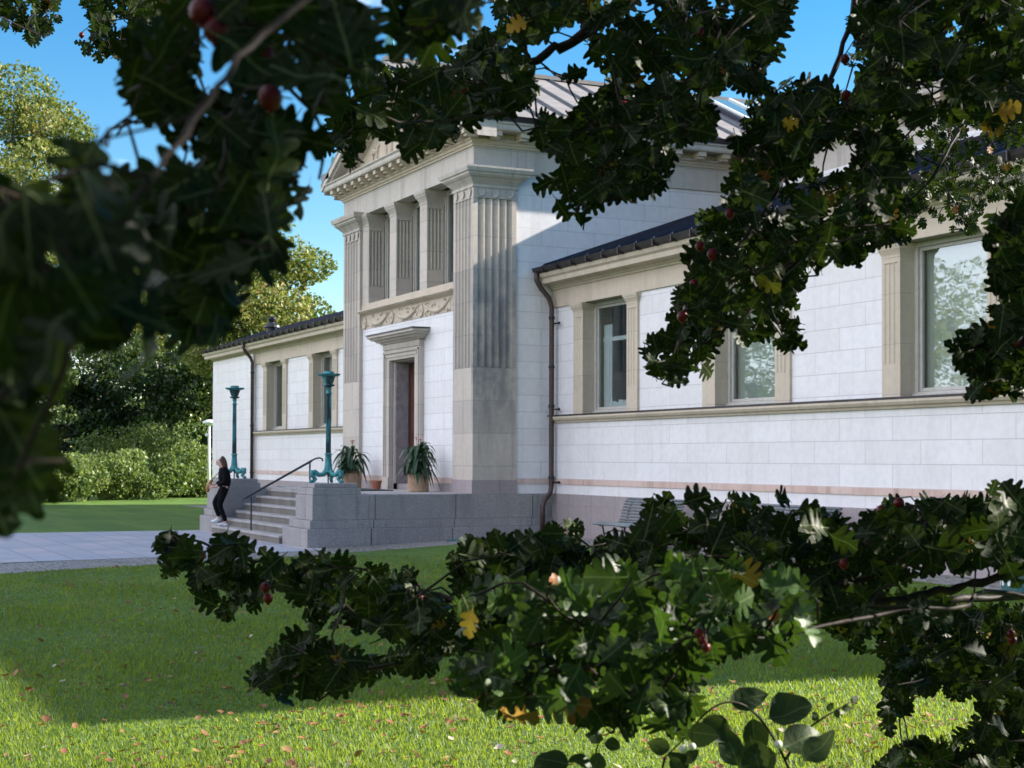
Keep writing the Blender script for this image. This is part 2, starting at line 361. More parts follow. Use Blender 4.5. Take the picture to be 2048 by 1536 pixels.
def leafmat(name, cols, rough=0.4, trans=0.35, veins=False, spec=0.4, tcol=None):
    """cols: ramp stops over the per-leaf tint attribute"""
    t = NT(name); a = t.n("ShaderNodeAttribute", attribute_name="tint")
    c = t.ramp(a.outputs["Fac"], cols)
    if veins:
        uv = t.n("ShaderNodeUVMap"); sp = t.n("ShaderNodeSeparateXYZ"); t.l(uv.outputs[0], sp.inputs[0])
        ax = t.math('ABSOLUTE', sp.outputs[0])
        mid = t.math('LESS_THAN', ax, 0.016)
        w = t.math('FRACT', t.math('SUBTRACT', t.math('MULTIPLY', sp.outputs[1], 5.0), t.math('MULTIPLY', ax, 5.5)))
        v2 = t.math('MULTIPLY', t.math('LESS_THAN', w, 0.09), 0.45)
        vein = t.math('MAXIMUM', mid, v2)
        vc = t.mix(0.28, c, (0.30, 0.36, 0.16))
        n_ = t.noise(t.pos(), 260, 4, 0.6)
        c = t.mix(t.math('MULTIPLY', n_, 0.35), c, t.mix(0.5, c, (0.01, 0.02, 0.005)))
        c = t.mix(vein, c, vc)
        b = t.bsdf(c, rough, 0, spec, bump=t.math('ADD', t.math('MULTIPLY', vein, 0.6), n_), bstr=0.35, bdist=0.0012)
    else:
        b = t.bsdf(c, rough, 0, spec)
    tr = t.n("ShaderNodeBsdfTranslucent")
    t.l(t.mix(0.55, c, tcol if tcol else (0.16, 0.26, 0.02)), tr.inputs[0])
    ms = t.n("ShaderNodeMixShader"); ms.inputs[0].default_value = trans
    t.l(b.outputs[0], ms.inputs[1]); t.l(tr.outputs[0], ms.inputs[2]); return t.done(ms)

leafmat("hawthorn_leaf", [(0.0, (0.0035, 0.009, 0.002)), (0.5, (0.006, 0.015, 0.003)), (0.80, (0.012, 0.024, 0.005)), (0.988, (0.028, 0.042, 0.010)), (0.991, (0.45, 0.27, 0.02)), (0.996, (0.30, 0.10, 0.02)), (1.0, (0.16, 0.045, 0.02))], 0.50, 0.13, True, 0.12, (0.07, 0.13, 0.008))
leafmat("hawthorn_leaf_sunlit", [(0.0, (0.005, 0.013, 0.003)), (0.5, (0.010, 0.024, 0.005)), (0.80, (0.022, 0.050, 0.010)), (0.965, (0.055, 0.11, 0.025)), (0.972, (0.42, 0.30, 0.02)), (0.985, (0.30, 0.10, 0.02)), (1.0, (0.16, 0.045, 0.02))], 0.45, 0.20, True, 0.2, (0.11, 0.22, 0.015))  # brighter hawthorn leaf for the nearest lower bough, sunlight put into the colour
leafmat("snowberry_leaf", [(0.0, (0.022, 0.048, 0.014)), (1.0, (0.045, 0.080, 0.022))], 0.5, 0.20, True, 0.35, (0.10, 0.15, 0.02))
leafmat("tree_leaf_gold", [(0.0, (0.05, 0.09, 0.018)), (0.45, (0.11, 0.15, 0.03)), (0.85, (0.22, 0.22, 0.05)), (1.0, (0.26, 0.16, 0.05))], 0.55, 0.35, tcol=(0.24, 0.28, 0.04))
leafmat("tree_leaf_green", [(0.0, (0.030, 0.065, 0.014)), (0.6, (0.065, 0.11, 0.022)), (1.0, (0.14, 0.16, 0.03))], 0.45, 0.35, tcol=(0.24, 0.30, 0.03))
leafmat("tree_leaf_dark", [(0.0, (0.012, 0.030, 0.010)), (0.7, (0.035, 0.070, 0.018)), (1.0, (0.16, 0.20, 0.06))], 0.35, 0.22, tcol=(0.14, 0.20, 0.02))
leafmat("bush_leaf", [(0.0, (0.05, 0.09, 0.022)), (0.6, (0.11, 0.17, 0.04)), (1.0, (0.26, 0.29, 0.10))], 0.5, 0.35, tcol=(0.26, 0.34, 0.05))
leafmat("grass_blade", [(0.0, (0.018, 0.050, 0.005)), (0.5, (0.038, 0.088, 0.010)), (0.88, (0.10, 0.16, 0.026)), (1.0, (0.22, 0.24, 0.06))], 0.5, 0.5, tcol=(0.50, 0.62, 0.04))
leafmat("fallen_leaf", [(0.0, (0.16, 0.06, 0.025)), (0.4, (0.26, 0.11, 0.04)), (0.7, (0.13, 0.05, 0.025)), (0.88, (0.32, 0.22, 0.07)), (1.0, (0.42, 0.38, 0.30))], 0.7, 0.15, tcol=(0.4, 0.2, 0.03))
leafmat("potted_leaf", [(0.0, (0.012, 0.040, 0.018)), (1.0, (0.035, 0.085, 0.035))], 0.35, 0.15)
leafmat("box_leaf", [(0.0, (0.012, 0.035, 0.016)), (1.0, (0.03, 0.07, 0.03))], 0.5, 0.1)


def mesh_np(name, V, Fq, mat, parent=None, tint=None, uv=None, smooth=False):
    """V (n,3) world coords, Fq (m,k) faces; tint per vertex; uv per vertex"""
    me = bpy.data.meshes.new(name); off = np.array(parent_loc(parent)) if parent else np.zeros(3)
    V = np.asarray(V, float) - off; k = Fq.shape[1]; n = len(V); mF = len(Fq)
    me.vertices.add(n); me.vertices.foreach_set("co", V.astype(np.float32).ravel())
    me.loops.add(mF * k); me.loops.foreach_set("vertex_index", Fq.astype(np.int32).ravel())
    me.polygons.add(mF); me.polygons.foreach_set("loop_start", np.arange(0, mF * k, k, dtype=np.int32))
    try: me.polygons.foreach_set("loop_total", np.full(mF, k, dtype=np.int32))
    except Exception: pass
    if tint is not None:
        a = me.attributes.new("tint", 'FLOAT', 'POINT'); a.data.foreach_set("value", np.asarray(tint, np.float32))
    if uv is not None:
        u = me.uv_layers.new(name="UVMap"); u.data.foreach_set("uv", np.asarray(uv, np.float32)[Fq.ravel()].ravel())
    if smooth: me.polygons.foreach_set("use_smooth", np.ones(mF, bool))
    me.update(calc_edges=True); me.validate()
    mats = mat if isinstance(mat, (list, tuple)) else [mat]
    for q in mats: me.materials.append(M[q])
    o = bpy.data.objects.new(name, me); COL.objects.link(o); o.parent = parent
    return o

# ------------------------------------------------------------------ ground
def sstep(a, b, x):
    t_ = np.clip((np.asarray(x, float) - a) / (b - a), 0, 1); return t_ * t_ * (3 - 2 * t_)
def gz(x, y):
    return -1.0 + 0.15 * sstep(-4, 1.5, y) * sstep(-3.5, 0.5, x)

def patch(name, corners, nu, nv, dz, mat, kind="structure", parent=None):
    c = [np.array(q, float) for q in corners]; V = []; Fq = []
    for i in range(nu + 1):
        for j in range(nv + 1):
            u, v = i / nu, j / nv
            p = c[0] * (1 - u) * (1 - v) + c[1] * u * (1 - v) + c[2] * u * v + c[3] * (1 - u) * v
            V.append((p[0], p[1], float(gz(p[0], p[1])) + dz))
    for i in range(nu):
        for j in range(nv):
            a = i * (nv + 1) + j; Fq.append((a, a + nv + 1, a + nv + 2, a + 1))
    o = mesh_np(name, np.array(V), np.array(Fq), mat, parent)
    if kind: o["kind"] = kind
    return o

xs = np.concatenate([np.linspace(-900, -60, 12), np.linspace(-50, 40, 120), np.linspace(50, 900, 12)])
ys = np.concatenate([np.linspace(-900, -60, 12), np.linspace(-50, 30, 110), np.linspace(40, 900, 12)])
GX, GY = np.meshgrid(xs, ys, indexing='ij')
V = np.stack([GX, GY, gz(GX, GY)], -1).reshape(-1, 3)
ny = len(ys); I, J = np.meshgrid(np.arange(len(xs) - 1), np.arange(ny - 1), indexing='ij'); a = (I * ny + J).ravel()
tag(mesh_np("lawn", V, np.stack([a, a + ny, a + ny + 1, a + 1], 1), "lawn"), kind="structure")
patch("paving", [(-7.9, -16), (0.6, -16), (0.9, -3.3), (-7.9, -3.3)], 20, 30, 0.006, "paving")
patch("paving_front", [(0.6, -16), (5.4, -16), (2.2, -9.2), (0.9, -3.3)], 10, 20, 0.006, "paving").name = "paving"
# cobble strip beside the paving and round the foot of the building
patch("cobble_strip", [(2.2, -9.2), (4.6, -9.6), (2.15, -3.9), (0.92, -3.3)], 8, 20, 0.004, "cobbles")
patch("cobble_strip", [(5.4, -16), (7.6, -16), (4.6, -9.6), (2.2, -9.2)], 8, 20, 0.004, "cobbles")
patch("cobble_strip", [(-0.3, -3.5), (1.9, -3.9), (1.05, 1.0), (-0.3, 1.9)], 10, 20, 0.0025, "cobbles")
patch("cobble_strip", [(1.04, 0.70), (20.5, 0.70), (20.5, 1.9), (0.4, 1.9)], 60, 6, 0.0025, "cobbles")
patch("path", [(-27, 0.6), (-7.8, 0.6), (-7.8, 1.9), (-27, 1.9)], 30, 3, 0.004, "cobbles")

# ------------------------------------------------------------------ MUSEUM
MU = empty("museum", (0, 0, -1), "low neoclassical museum of white marble and beige sandstone with a pedimented portico", "museum")
def B(): return MB()
XL, YW, AX = -7.83, 1.788, -3.9            # portico left edge, wing front plane, portico axis

def fl_edge(p0, p1, n, dep, margin):
    """points from p0 to p1 with n semicircular flutes cut inwards (to the left of travel)"""
    p0, p1 = np.array(p0, float), np.array(p1, float); L = np.linalg.norm(p1 - p0); d = (p1 - p0) / L; nn = np.array([-d[1], d[0]])
    pts = [p0]; w = (L - 2 * margin) / n; g = w * 0.10
    for i in range(n):
        a0 = margin + i * w + g; a1 = margin + (i + 1) * w - g
        for k in range(9):
            th = math.pi * k / 8; s_ = a0 + (a1 - a0) * (1 - math.cos(th)) / 2
            pts.append(p0 + d * s_ + nn * dep * math.sin(th))
    return [tuple(q) for q in pts]

def capital(mb, x0, x1, y0, y1, zt, h, out, sides=None):
    """stepped, flaring capital round a rectangle; closed path travelled so that out points outwards"""
    path = [(x0, y0), (x1, y0), (x1, y1), (x0, y1)]
    pr = [(-0.02, zt - h), (out * 0.10, zt - h), (out * 0.12, zt - h * 0.86), (out * 0.02, zt - h * 0.85), (out * 0.16, zt - h * 0.74), (out * 0.45, zt - h * 0.55),
          (out * 0.70, zt - h * 0.42), (out * 0.74, zt - h * 0.38), (out * 0.74, zt - h * 0.30), (out * 0.88, zt - h * 0.28), (out * 0.98, zt - h * 0.10), (out, zt), (-0.02, zt)]
    mb.sweep(pr, path, closed=True)

def quarter(out, z0, z1, inner=-0.03):
    """classical crown moulding profile from the wall outwards"""
    h = z1 - z0
    return [(inner, z0), (out * 0.18, z0), (out * 0.2, z0 + h * 0.18), (out * 0.42, z0 + h * 0.22), (out * 0.5, z0 + h * 0.4), (out * 0.78, z0 + h * 0.5),
            (out * 0.82, z0 + h * 0.66), (out, z0 + h * 0.74), (out, z1), (inner, z1)]

# --- portico body walls
b = B()                                     # white front wall (recessed) with door and window openings left out
yw = 0.085
DX0, DX1, DZ = -4.65, -3.10, 2.92
b.add([(x, y, z) for y in (yw, yw + 0.5) for x, z in ((XL + 0.9, 0.19), (DX0, 0.19), (DX0, DZ), (DX1, DZ), (DX1, 0.19), (-0.9, 0.19), (-0.9, 3.77), (XL + 0.9, 3.77))],
      [(0, 1, 2, 7), (2, 3, 6, 7), (3, 4, 5, 6), (15, 10, 9, 8), (15, 14, 11, 10), (14, 13, 12, 11)] + [(i, (i + 1) % 8, (i + 1) % 8 + 8, i + 8) for i in range(8)])
b.build("wall", "marble", MU)
B().box(-0.5, -0.05, 0.9, 6.40, 0.0, 6.5).build("side_wall", "marble", MU); B().box(XL + 0.05, XL + 0.5, 0.9, 6.4, 0, 6.5).build("side_wall", "marble", MU)
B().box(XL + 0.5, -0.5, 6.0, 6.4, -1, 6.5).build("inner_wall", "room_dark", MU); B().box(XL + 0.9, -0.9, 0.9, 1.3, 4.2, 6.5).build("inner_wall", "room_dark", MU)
# granite plinth course of the front + pink course
b = B(); b.box(XL + 1.0, DX0 - 0.35, yw - 0.03, yw + 0.1, 0.0, 0.19); b.box(DX1 + 0.32, -1.0, yw - 0.03, yw + 0.1, 0, 0.19)
b.box(DX0, DX1, yw + 0.1, yw + 0.6, 0.0, 0.14)
b.build("plinth_course", "granite_pink", MU)
for q in ((XL + 1.0, DX0 - 0.35, yw - 0.012, yw + 0.05), (DX1 + 0.32, -1.0, yw - 0.012, yw + 0.05), (-0.06, -0.038, 0.957, 6.4)): B().box(*q, 0.195, 0.305).build("pink_band", "pink_stone", MU)

# --- corner pilasters, fluted on front and outer side
PD = 0.957
for k, (x0, x1) in enumerate(((-1.013, 0.0), (XL, XL + 1.16))):
    right = k == 0
    f_ = 0.1
    low = B().box(x0, x1, 0.0, PD, 0.28, 2.54)
    foot = B().box(x0 - 0.01, x1 + 0.02, -0.02, PD + 0.01, 0.0, 0.28)
    plan = fl_edge((x0, 0), (x1, 0), 5, 0.055, 0.10) + (fl_edge((x1, 0), (x1, PD), 5, 0.055, 0.08) if right else [(x1, 0.0)]) + [(x1, PD), (x0, PD)]
    sh = B().prism(plan, 2.545, 5.95)
    neck = B().box(x0, x1, 0.0, PD, 5.955, 6.18)
    P_ = low.build("pilaster", "sandstone_stained" if right else "sandstone_grey", MU)
    foot.build("foot", "granite_pink", P_)
    sh.build("shaft", "sandstone_stained" if right else "sandstone_grey", P_)
    neck.build("necking", "sandstone_grey", P_)
    cb = B(); capital(cb, x0, x1, 0.0, PD, 6.56, 0.40, 0.26); cb.build("capital", "entablature_stone", P_)
    for i in range(4 if k else 3):
        d_ = B(); d_.add(*[([(x0 + (i + 0.5) * (x1 - x0) / (4 if k else 3) + 0.085 * math.cos(a) * s_, -0.028 + 0.02 * (1 - s_), 6.07 + 0.085 * math.sin(a) * s_) for s_ in (1, 0.8, 0.62) for a in np.linspace(0, 2 * math.pi, 16, endpoint=False)]),
                 [(r_ * 16 + j, r_ * 16 + (j + 1) % 16, (r_ + 1) * 16 + (j + 1) % 16, (r_ + 1) * 16 + j) for r_ in range(2) for j in range(16)] + [tuple(range(32, 48))]])
        d_.build("roundel", "sandstone_grey", P_)
        if right:
            yy = (i + 0.5) * PD / 3
            d_ = B(); d_.add([(x1 + 0.028 - 0.02 * (1 - s_), yy + 0.085 * math.cos(a) * s_, 6.07 + 0.085 * math.sin(a) * s_) for s_ in (1, 0.8, 0.62) for a in np.linspace(0, 2 * math.pi, 16, endpoint=False)],
                   [(r_ * 16 + j, r_ * 16 + (j + 1) % 16, (r_ + 1) * 16 + (j + 1) % 16, (r_ + 1) * 16 + j) for r_ in range(2) for j in range(16)] + [tuple(range(32, 48))])
            d_.build("roundel", "sandstone_grey", P_)

# --- loggia of upper windows between square pillars
b = B(); b.box(XL + 1.1, -1.0, yw - 0.03, yw + 0.55, 4.2, 4.37); b.sweep(quarter(0.16, 4.10, 4.21), [(XL + 1.16, yw), (-1.013, yw)])
b.build("window_sill_band", "sandstone", MU)
WPI = [(-6.62, -6.20), (-4.82, -4.40), (-2.99, -2.57)]
for x0, x1 in WPI:
    y0, y1 = yw - 0.03, yw + 0.36
    P_ = B().box(x0, x1, y0, y1, 4.372, 4.78).build("pillar", "sandstone_grey", MU)
    plan = [(x0, y0)] + fl_edge((x1, y0), (x1, y1), 4, 0.035, 0.03) + [(x1, y1), (x0, y1)]
    B().prism(plan, 4.785, 6.1).build("shaft", "sandstone_grey", P_)
    B().box(x0, x1, y0, y1, 6.105, 6.22).build("necking", "sandstone_grey", P_)
    cb = B(); capital(cb, x0, x1, y0, y1, 6.495, 0.28, 0.11); cb.build("capital", "sandstone_grey", P_)

def window(x0, x1, z0, z1, y, parent=None, mull=True, sill=True, fw=0.07, frame_mat="frame_paint"):
    """recessed window: outer frame, inner sash, glass panes"""
    parent = parent or MU
    b = B()
    b.box(x0, x0 + fw, y, y + 0.09, z0, z1); b.box(x1 - fw, x1, y, y + 0.09, z0, z1)
    b.box(x0 + fw, x1 - fw, y, y + 0.09, z1 - fw, z1); b.box(x0 + fw, x1 - fw, y, y + 0.09, z0, z0 + fw)
    if sill: b.box(x0 + 0.01, x1 - 0.01, y - 0.05, y - 0.002, z0, z0 + 0.045)
    w_ = b.build("window", frame_mat, parent, bevel=0.006)
    s_ = B(); q = 0.05; a0, a1, c0, c1 = x0 + fw + 0.004, x1 - fw - 0.004, z0 + fw + 0.004, z1 - fw - 0.004
    s_.box(a0, a0 + q, y + 0.035, y + 0.08, c0, c1); s_.box(a1 - q, a1, y + 0.035, y + 0.08, c0, c1)
    s_.box(a0 + q, a1 - q, y + 0.035, y + 0.08, c1 - q, c1); s_.box(a0 + q, a1 - q, y + 0.035, y + 0.08, c0, c0 + q)
    if mull: s_.box((x0 + x1) / 2 - 0.02, (x0 + x1) / 2 + 0.02, y + 0.04, y + 0.075, c0 + q, c1 - q)
    s_.build("sash", frame_mat, w_, bevel=0.004)
    B().box(a0 + q - 0.005, a1 - q + 0.005, y + 0.055, y + 0.061, c0 + q - 0.005, c1 - q + 0.005).build("pane", "glass", w_)
    return w_

for x0, x1 in ((-6.19, -4.83), (-4.39, -3.0), (-2.56, -1.02)):
    window(x0, x1, 4.38, 6.49, yw + 0.37, mull=False, fw=0.05)
b = B(); b.box(-6.8, -6.63, yw, yw + 0.5, 4.2, 6.49); b.build("window_jamb", "sandstone_grey", MU)

# --- frieze with garlands and discs
b = B(); b.box(XL + 1.16, -1.013, yw - 0.012, yw + 0.3, 3.772, 4.098)
fr = b.build("frieze", "sandstone", MU)
d_ = B()
def disc(mb, cx, cz, rx, rz, y0, dep=0.03):
    n = 24; rings = [(1.0, 0), (0.98, dep), (0.86, dep), (0.80, dep * 0.5), (0.30, dep * 0.5), (0.22, dep * 1.1)]
    vs = [(cx + rx * s_ * math.cos(2 * math.pi * j / n), y0 - q, cz + rz * s_ * math.sin(2 * math.pi * j / n)) for s_, q in rings for j in range(n)]
    mb.add(vs, [(i * n + j, i * n + (j + 1) % n, (i + 1) * n + (j + 1) % n, (i + 1) * n + j) for i in range(len(rings) - 1) for j in range(n)] + [tuple(range((len(rings) - 1) * n, len(rings) * n))])
gx = np.linspace(-6.5, -1.15, 4)
for i, x in enumerate(gx): disc(d_, x, 3.93, 0.15, 0.15, yw - 0.012)
rr = random.Random(3)
for i in range(3):
    x0, x1 = gx[i] + 0.17, gx[i + 1] - 0.17
    pts = [(x0 + (x1 - x0) * t_, yw - 0.02, 4.06 - 0.22 * (1 - (2 * t_ - 1) ** 2)) for t_ in np.linspace(0, 1, 15)]
    d_.tube(pts, [0.012 + 0.03 * math.sin(math.pi * t_) for t_ in np.linspace(0, 1, 15)], 6)
    for s_ in range(26):
        t_ = rr.random(); x = x0 + (x1 - x0) * t_; zt = 4.06 - 0.22 * (1 - (2 * t_ - 1) ** 2)
        z = rr.uniform(zt + 0.03, 4.085) if rr.random() < 0.5 and zt < 4.0 else rr.uniform(3.79, max(3.80, zt - 0.05))
        a_ = rr.uniform(-0.9, 0.9); L = 0.05
        d_.tube([(x - L * math.sin(a_), yw - 0.014, z - L * math.cos(a_) * 0.6), (x, yw - 0.028, z), (x + L * math.sin(a_ + .5), yw - 0.014, z + L * math.cos(a_) * 0.6)], [0.004, 0.014, 0.003], 5)
d_.build("garland_relief", "sandstone", fr)

# --- door surround and door
fy = yw - 0.10
b = B()
for (a0, a1) in ((-5.0, DX0), (DX1, -2.78)):
    b.box(a0, a1, fy, yw + 0.02, 0.28, 3.16)
    b.box(a0 - 0.03, a1 + 0.03, fy - 0.03, yw + 0.02, 0.0, 0.28)
b.box(DX0, DX1, fy, yw + 0.02, DZ, 3.16); b.box(-5.0, -2.78, fy - 0.02, yw + 0.02, 3.163, 3.30)
for q, e in ((0.04, 0.03), (0.13, 0.018)):
    b.box(-5.0 + q, -5.0 + q + 0.05, fy - e, fy, 0.28, 3.16 - q); b.box(-2.78 - q - 0.05, -2.78 - q, fy - e, fy, 0.28, 3.16 - q); b.box(-5.0 + q, -2.78 - q, fy - e, fy, 3.16 - q - 0.05, 3.16 - q)
b.box(DX0, DX0 + 0.05, yw + 0.02, yw + 0.50, 0.14, DZ); b.box(DX0 + .05, DX1, yw + 0.02, yw + 0.50, DZ - 0.03, DZ)
ds = b.build("door_surround", "sandstone_grey", MU, bevel=0.008)
h_ = B().sweep(quarter(0.30, 3.302, 3.50, 0.05), [(-5.05, yw), (-5.05, fy), (-2.73, fy), (-2.73, yw)][0:0] or [(-5.02, yw), (-5.02, fy), (-2.76, fy), (-2.76, yw)])
h_.build("hood", "sandstone_grey", ds)
B().box(-5.34, -2.44, fy - 0.32, yw, 3.502, 3.53).build("hood_cover", "iron", ds)
b = B(); b.box(DX0 + 0.06, DX0 + 0.10, yw + 0.04, yw + 0.33, 0.15, DZ - 0.06)
dr = b.build("door", "door_leaf_grey", MU, label="grey folded-back outer door leaf")
b = B(); b.box(DX0 + 0.05, DX1 - 0.01, yw + 0.38, yw + 0.44, 0.15, DZ - 0.04)
for z0, z1 in ((0.35, 1.1), (1.3, 2.6)):
    for x0 in (DX0 + 0.2, (DX0 + DX1) / 2 + 0.08): b.box(x0, x0 + 0.48, yw + 0.36, yw + 0.38, z0, z1)
dr = b.build("door", "door_wood", MU, label="dark red inner door")
B().tube([((DX0 + DX1) / 2 + 0.05, yw + 0.35, 1.05), ((DX0 + DX1) / 2 + 0.05, yw + 0.35, 1.25)], 0.012, 8).build("handle", "iron", dr)

# --- entablature of the portico and of the hall behind (one run, mitred)
HX1, HY = 20.45, 6.36
path = [(XL, 9.0), (XL, 0.0), (0.0, 0.0), (0.0, HY), (HX1, HY), (HX1, 17.0)]
b = B(); b.sweep([(-0.35, 6.5), (0.0, 6.5), (0.0, 6.985), (-0.35, 6.985)], path); ent = b.build("entablature", "entablature_stone", MU)
b = B(); b.sweep([(-0.3, 6.987), (0.035, 6.987), (0.04, 7.03), (0.07, 7.035), (0.08, 7.08), (0.12, 7.10), (0.12, 7.13), (-0.3, 7.13)], path)
b.sweep([(-0.3, 7.132), (0.03, 7.132), (0.03, 7.26), (-0.3, 7.26)], path); b.build("moulding", "sandstone", ent)
for x in np.arange(XL + 0.08, 0.3, 0.5): B().box(x - 0.085, x + 0.085, -0.36, -0.03, 7.16, 7.258).box(x - 0.07, x + 0.07, -0.30, -0.03, 7.11, 7.158).build("modillion", "sandstone", ent)
for y in np.arange(0.38, 6.0, 0.6): B().box(0.03, 0.36, y - 0.09, y + 0.09, 7.16, 7.258).box(0.03, 0.30, y - 0.075, y + 0.075, 7.11, 7.158).build("modillion", "sandstone", ent)
for x in np.arange(0.75, HX1, 0.6): B().box(x - 0.09, x + 0.09, HY - 0.36, HY - 0.03, 7.16, 7.258).box(x - 0.075, x + 0.075, HY - 0.30, HY - 0.03, 7.11, 7.158).build("modillion", "sandstone", ent)
b = B(); b.sweep([(-0.3, 7.262), (0.40, 7.262), (0.42, 7.30), (0.42, 7.37), (0.46, 7.40), (0.46, 7.42), (-0.3, 7.42)], path); b.build("corona", "entablature_stone", ent)
b = B(); b.sweep([(0.30, 7.424), (0.42, 7.424), (0.50, 7.46), (0.53, 7.54), (0.50, 7.54), (0.45, 7.47), (0.30, 7.46)], [(0.0, -0.1), (0.0, HY), (HX1, HY), (HX1, 17)])
b.build("gutter", "gutter_metal", MU)
# pediment
ZE, ZR = 7.43, 9.50
def rake(x): return ZE + (ZR - ZE) * (1 - abs(x - AX) / (0.45 - AX))
b = B(); xa, xb = XL + 0.1, -0.1
b.add([(xa, 0.06, ZE), (xb, 0.06, ZE), (AX, 0.06, ZR - 0.15), (xa, 0.4, ZE), (xb, 0.4, ZE), (AX, 0.4, ZR - 0.15)], [(0, 1, 2), (5, 4, 3), (0, 3, 4, 1), (1, 4, 5, 2), (2, 5, 3, 0)])
ped = b.build("pediment", "sandstone", MU)
b = B()
for sgn in (-1, 1):
    xe = 0.45 if sgn > 0 else 2 * AX - 0.45
    for (yo, off, th) in ((-0.45, 0.0, 0.15), (-0.38, -0.14, 0.08), (-0.12, -0.22, 0.10)):
        ring = lambda x: [(x, yo, rake(x) + off - th), (x, 0.30, rake(x) + off - th), (x, 0.30, rake(x) + off - 0.003), (x, yo, rake(x) + off - 0.003)]
        b.hull(ring(xe), ring(AX))
b.build("raking_cornice", "entablature_stone", ped)
b = B()                                     # weathered relief of standing animals and figures
rr = random.Random(5)
for cx, w_, hh in ((-5.8, 0.5, 0.45), (-4.9, 0.6, 0.7), (-3.9, 0.7, 0.95), (-2.9, 0.6, 0.7), (-2.0, 0.5, 0.45)):
    zb = ZE + 0.12
    b = B(); b.tube([(cx - w_ * 0.35, 0.05, zb + hh * 0.72), (cx, 0.03, zb + hh * 0.78), (cx + w_ * 0.35, 0.05, zb + hh * 0.72)], [0.05, 0.085, 0.06], 7)
    for dx in (-0.32, -0.22, 0.2, 0.32): b.tube([(cx + w_ * dx, 0.05, zb + hh * 0.7), (cx + w_ * dx * 1.05, 0.045, zb + hh * 0.35), (cx + w_ * dx, 0.05, zb)], [0.045, 0.03, 0.02], 6)
    b.tube([(cx + w_ * 0.35, 0.05, zb + hh * 0.72), (cx + w_ * 0.5, 0.04, zb + hh * 1.0), (cx + w_ * 0.62, 0.05, zb + hh * 0.98)], [0.05, 0.04, 0.02], 6); b.build("relief_figure", "sandstone", ped)
pass
def palmette(c, h, name):
    b = B(); b.lathe(c, [(0.10, 0), (0.11, 0.03), (0.05, 0.08), (0.07, 0.14), (0.03, 0.2)], 12)
    for i in range(9):
        a_ = (i - 4) * 0.30; L = h * (0.95 - 0.07 * abs(i - 4))
        p0 = np.array(c) + (0, 0, 0.12)
        pts = [p0 + np.array([math.sin(a_) * L * t_ * (1.0 - 0.5 * t_), 0.03 * math.sin(3 * t_), L * t_ * (0.62 + 0.38 * math.cos(a_))]) for t_ in np.linspace(0, 1, 6)]
        b.tube(pts, [0.02, 0.032, 0.04, 0.042, 0.035, 0.008], 7)
    return b.build(name, "verdigris", MU, smooth=True)
palmette((AX, -0.35, ZR - 0.02), 0.72, "acroterion"); palmette((0.15, -0.25, 7.70), 0.36, "acroterion"); palmette((XL - 0.15, -0.25, 7.70), 0.36, "acroterion")
B().box(-0.15, 0.42, -0.45, 0.05, 7.55, 7.70).build("acroterion_base", "lead_roof", MU); B().box(XL - 0.42, XL + 0.15, -0.45, 0.05, 7.55, 7.70).build("acroterion_base", "lead_roof", MU)

# portico roof
b = B(); RX = 0.46; ZRO = 7.47; ZRR = 9.56; RY1 = 13.5
rz = lambda x: ZRR - (ZRR - ZRO) * abs(x - AX) / (RX - AX)
b.hull([(2 * AX - RX, -0.46, ZRO), (AX, -0.46, ZRR), (RX, -0.46, ZRO), (RX, -0.46, ZRO - 0.05), (AX, -0.46, ZRR - 0.06), (2 * AX - RX, -0.46, ZRO - 0.05)],
       [(2 * AX - RX, RY1, ZRO), (AX, RY1, ZRR), (RX, RY1, ZRO), (RX, RY1, ZRO - 0.05), (AX, RY1, ZRR - 0.06), (2 * AX - RX, RY1, ZRO - 0.05)])
rf = b.build("roof", "lead_roof", MU)
b = B()
for y in np.arange(0.1, 7.4, 0.7):
    for s_ in (-1, 1):
        xe = AX + s_ * (RX - AX)
        b.hull([(xe, y - 0.025, ZRO + 0.002), (xe, y + 0.025, ZRO + 0.002), (xe, y + 0.018, ZRO + 0.05), (xe, y - 0.018, ZRO + 0.05)],
               [(AX, y - 0.025, ZRR + 0.002), (AX, y + 0.025, ZRR + 0.002), (AX, y + 0.018, ZRR + 0.05), (AX, y - 0.018, ZRR + 0.05)])
b.build("seams", "roof_seam", rf)
B().box(AX - 0.12, AX + 0.12, -0.46, RY1, ZRR - 0.02, ZRR + 0.07).build("ridge_cap", "lead_roof", rf)
# skylight on the right slope
def slope_pt(t_, y, h=0.0): x = RX + (AX - RX) * t_; return (x, y, rz(x) + h)
b = B()
b.hull([slope_pt(0.10, 7.45, 0.01), slope_pt(0.10, 12.4, 0.01), slope_pt(0.90, 12.4, 0.01), slope_pt(0.90, 7.45, 0.01)], [slope_pt(0.10, 7.45, 0.12), slope_pt(0.10, 12.4, 0.12), slope_pt(0.90, 12.4, 0.12), slope_pt(0.90, 7.45, 0.12)])
sk = b.build("skylight", "dark_roof", rf)
for i in range(6):
    y0 = 7.65 + i * 0.78
    B().hull([slope_pt(0.12, y0, 0.125), slope_pt(0.12, y0 + 0.70, 0.125), slope_pt(0.88, y0 + 0.70, 0.125), slope_pt(0.88, y0, 0.125)], [slope_pt(0.12, y0, 0.14), slope_pt(0.12, y0 + 0.70, 0.14), slope_pt(0.88, y0 + 0.70, 0.14), slope_pt(0.88, y0, 0.14)]).build("pane", "skylight_glass", sk)
b = B()
for i in range(7):
    y0 = 7.57 + i * 0.78
    b.hull([slope_pt(0.10, y0, 0.123), slope_pt(0.10, y0 + 0.06, 0.123), slope_pt(0.10, y0 + 0.06, 0.18), slope_pt(0.10, y0, 0.18)], [slope_pt(0.90, y0, 0.123), slope_pt(0.90, y0 + 0.06, 0.123), slope_pt(0.90, y0 + 0.06, 0.18), slope_pt(0.90, y0, 0.18)])
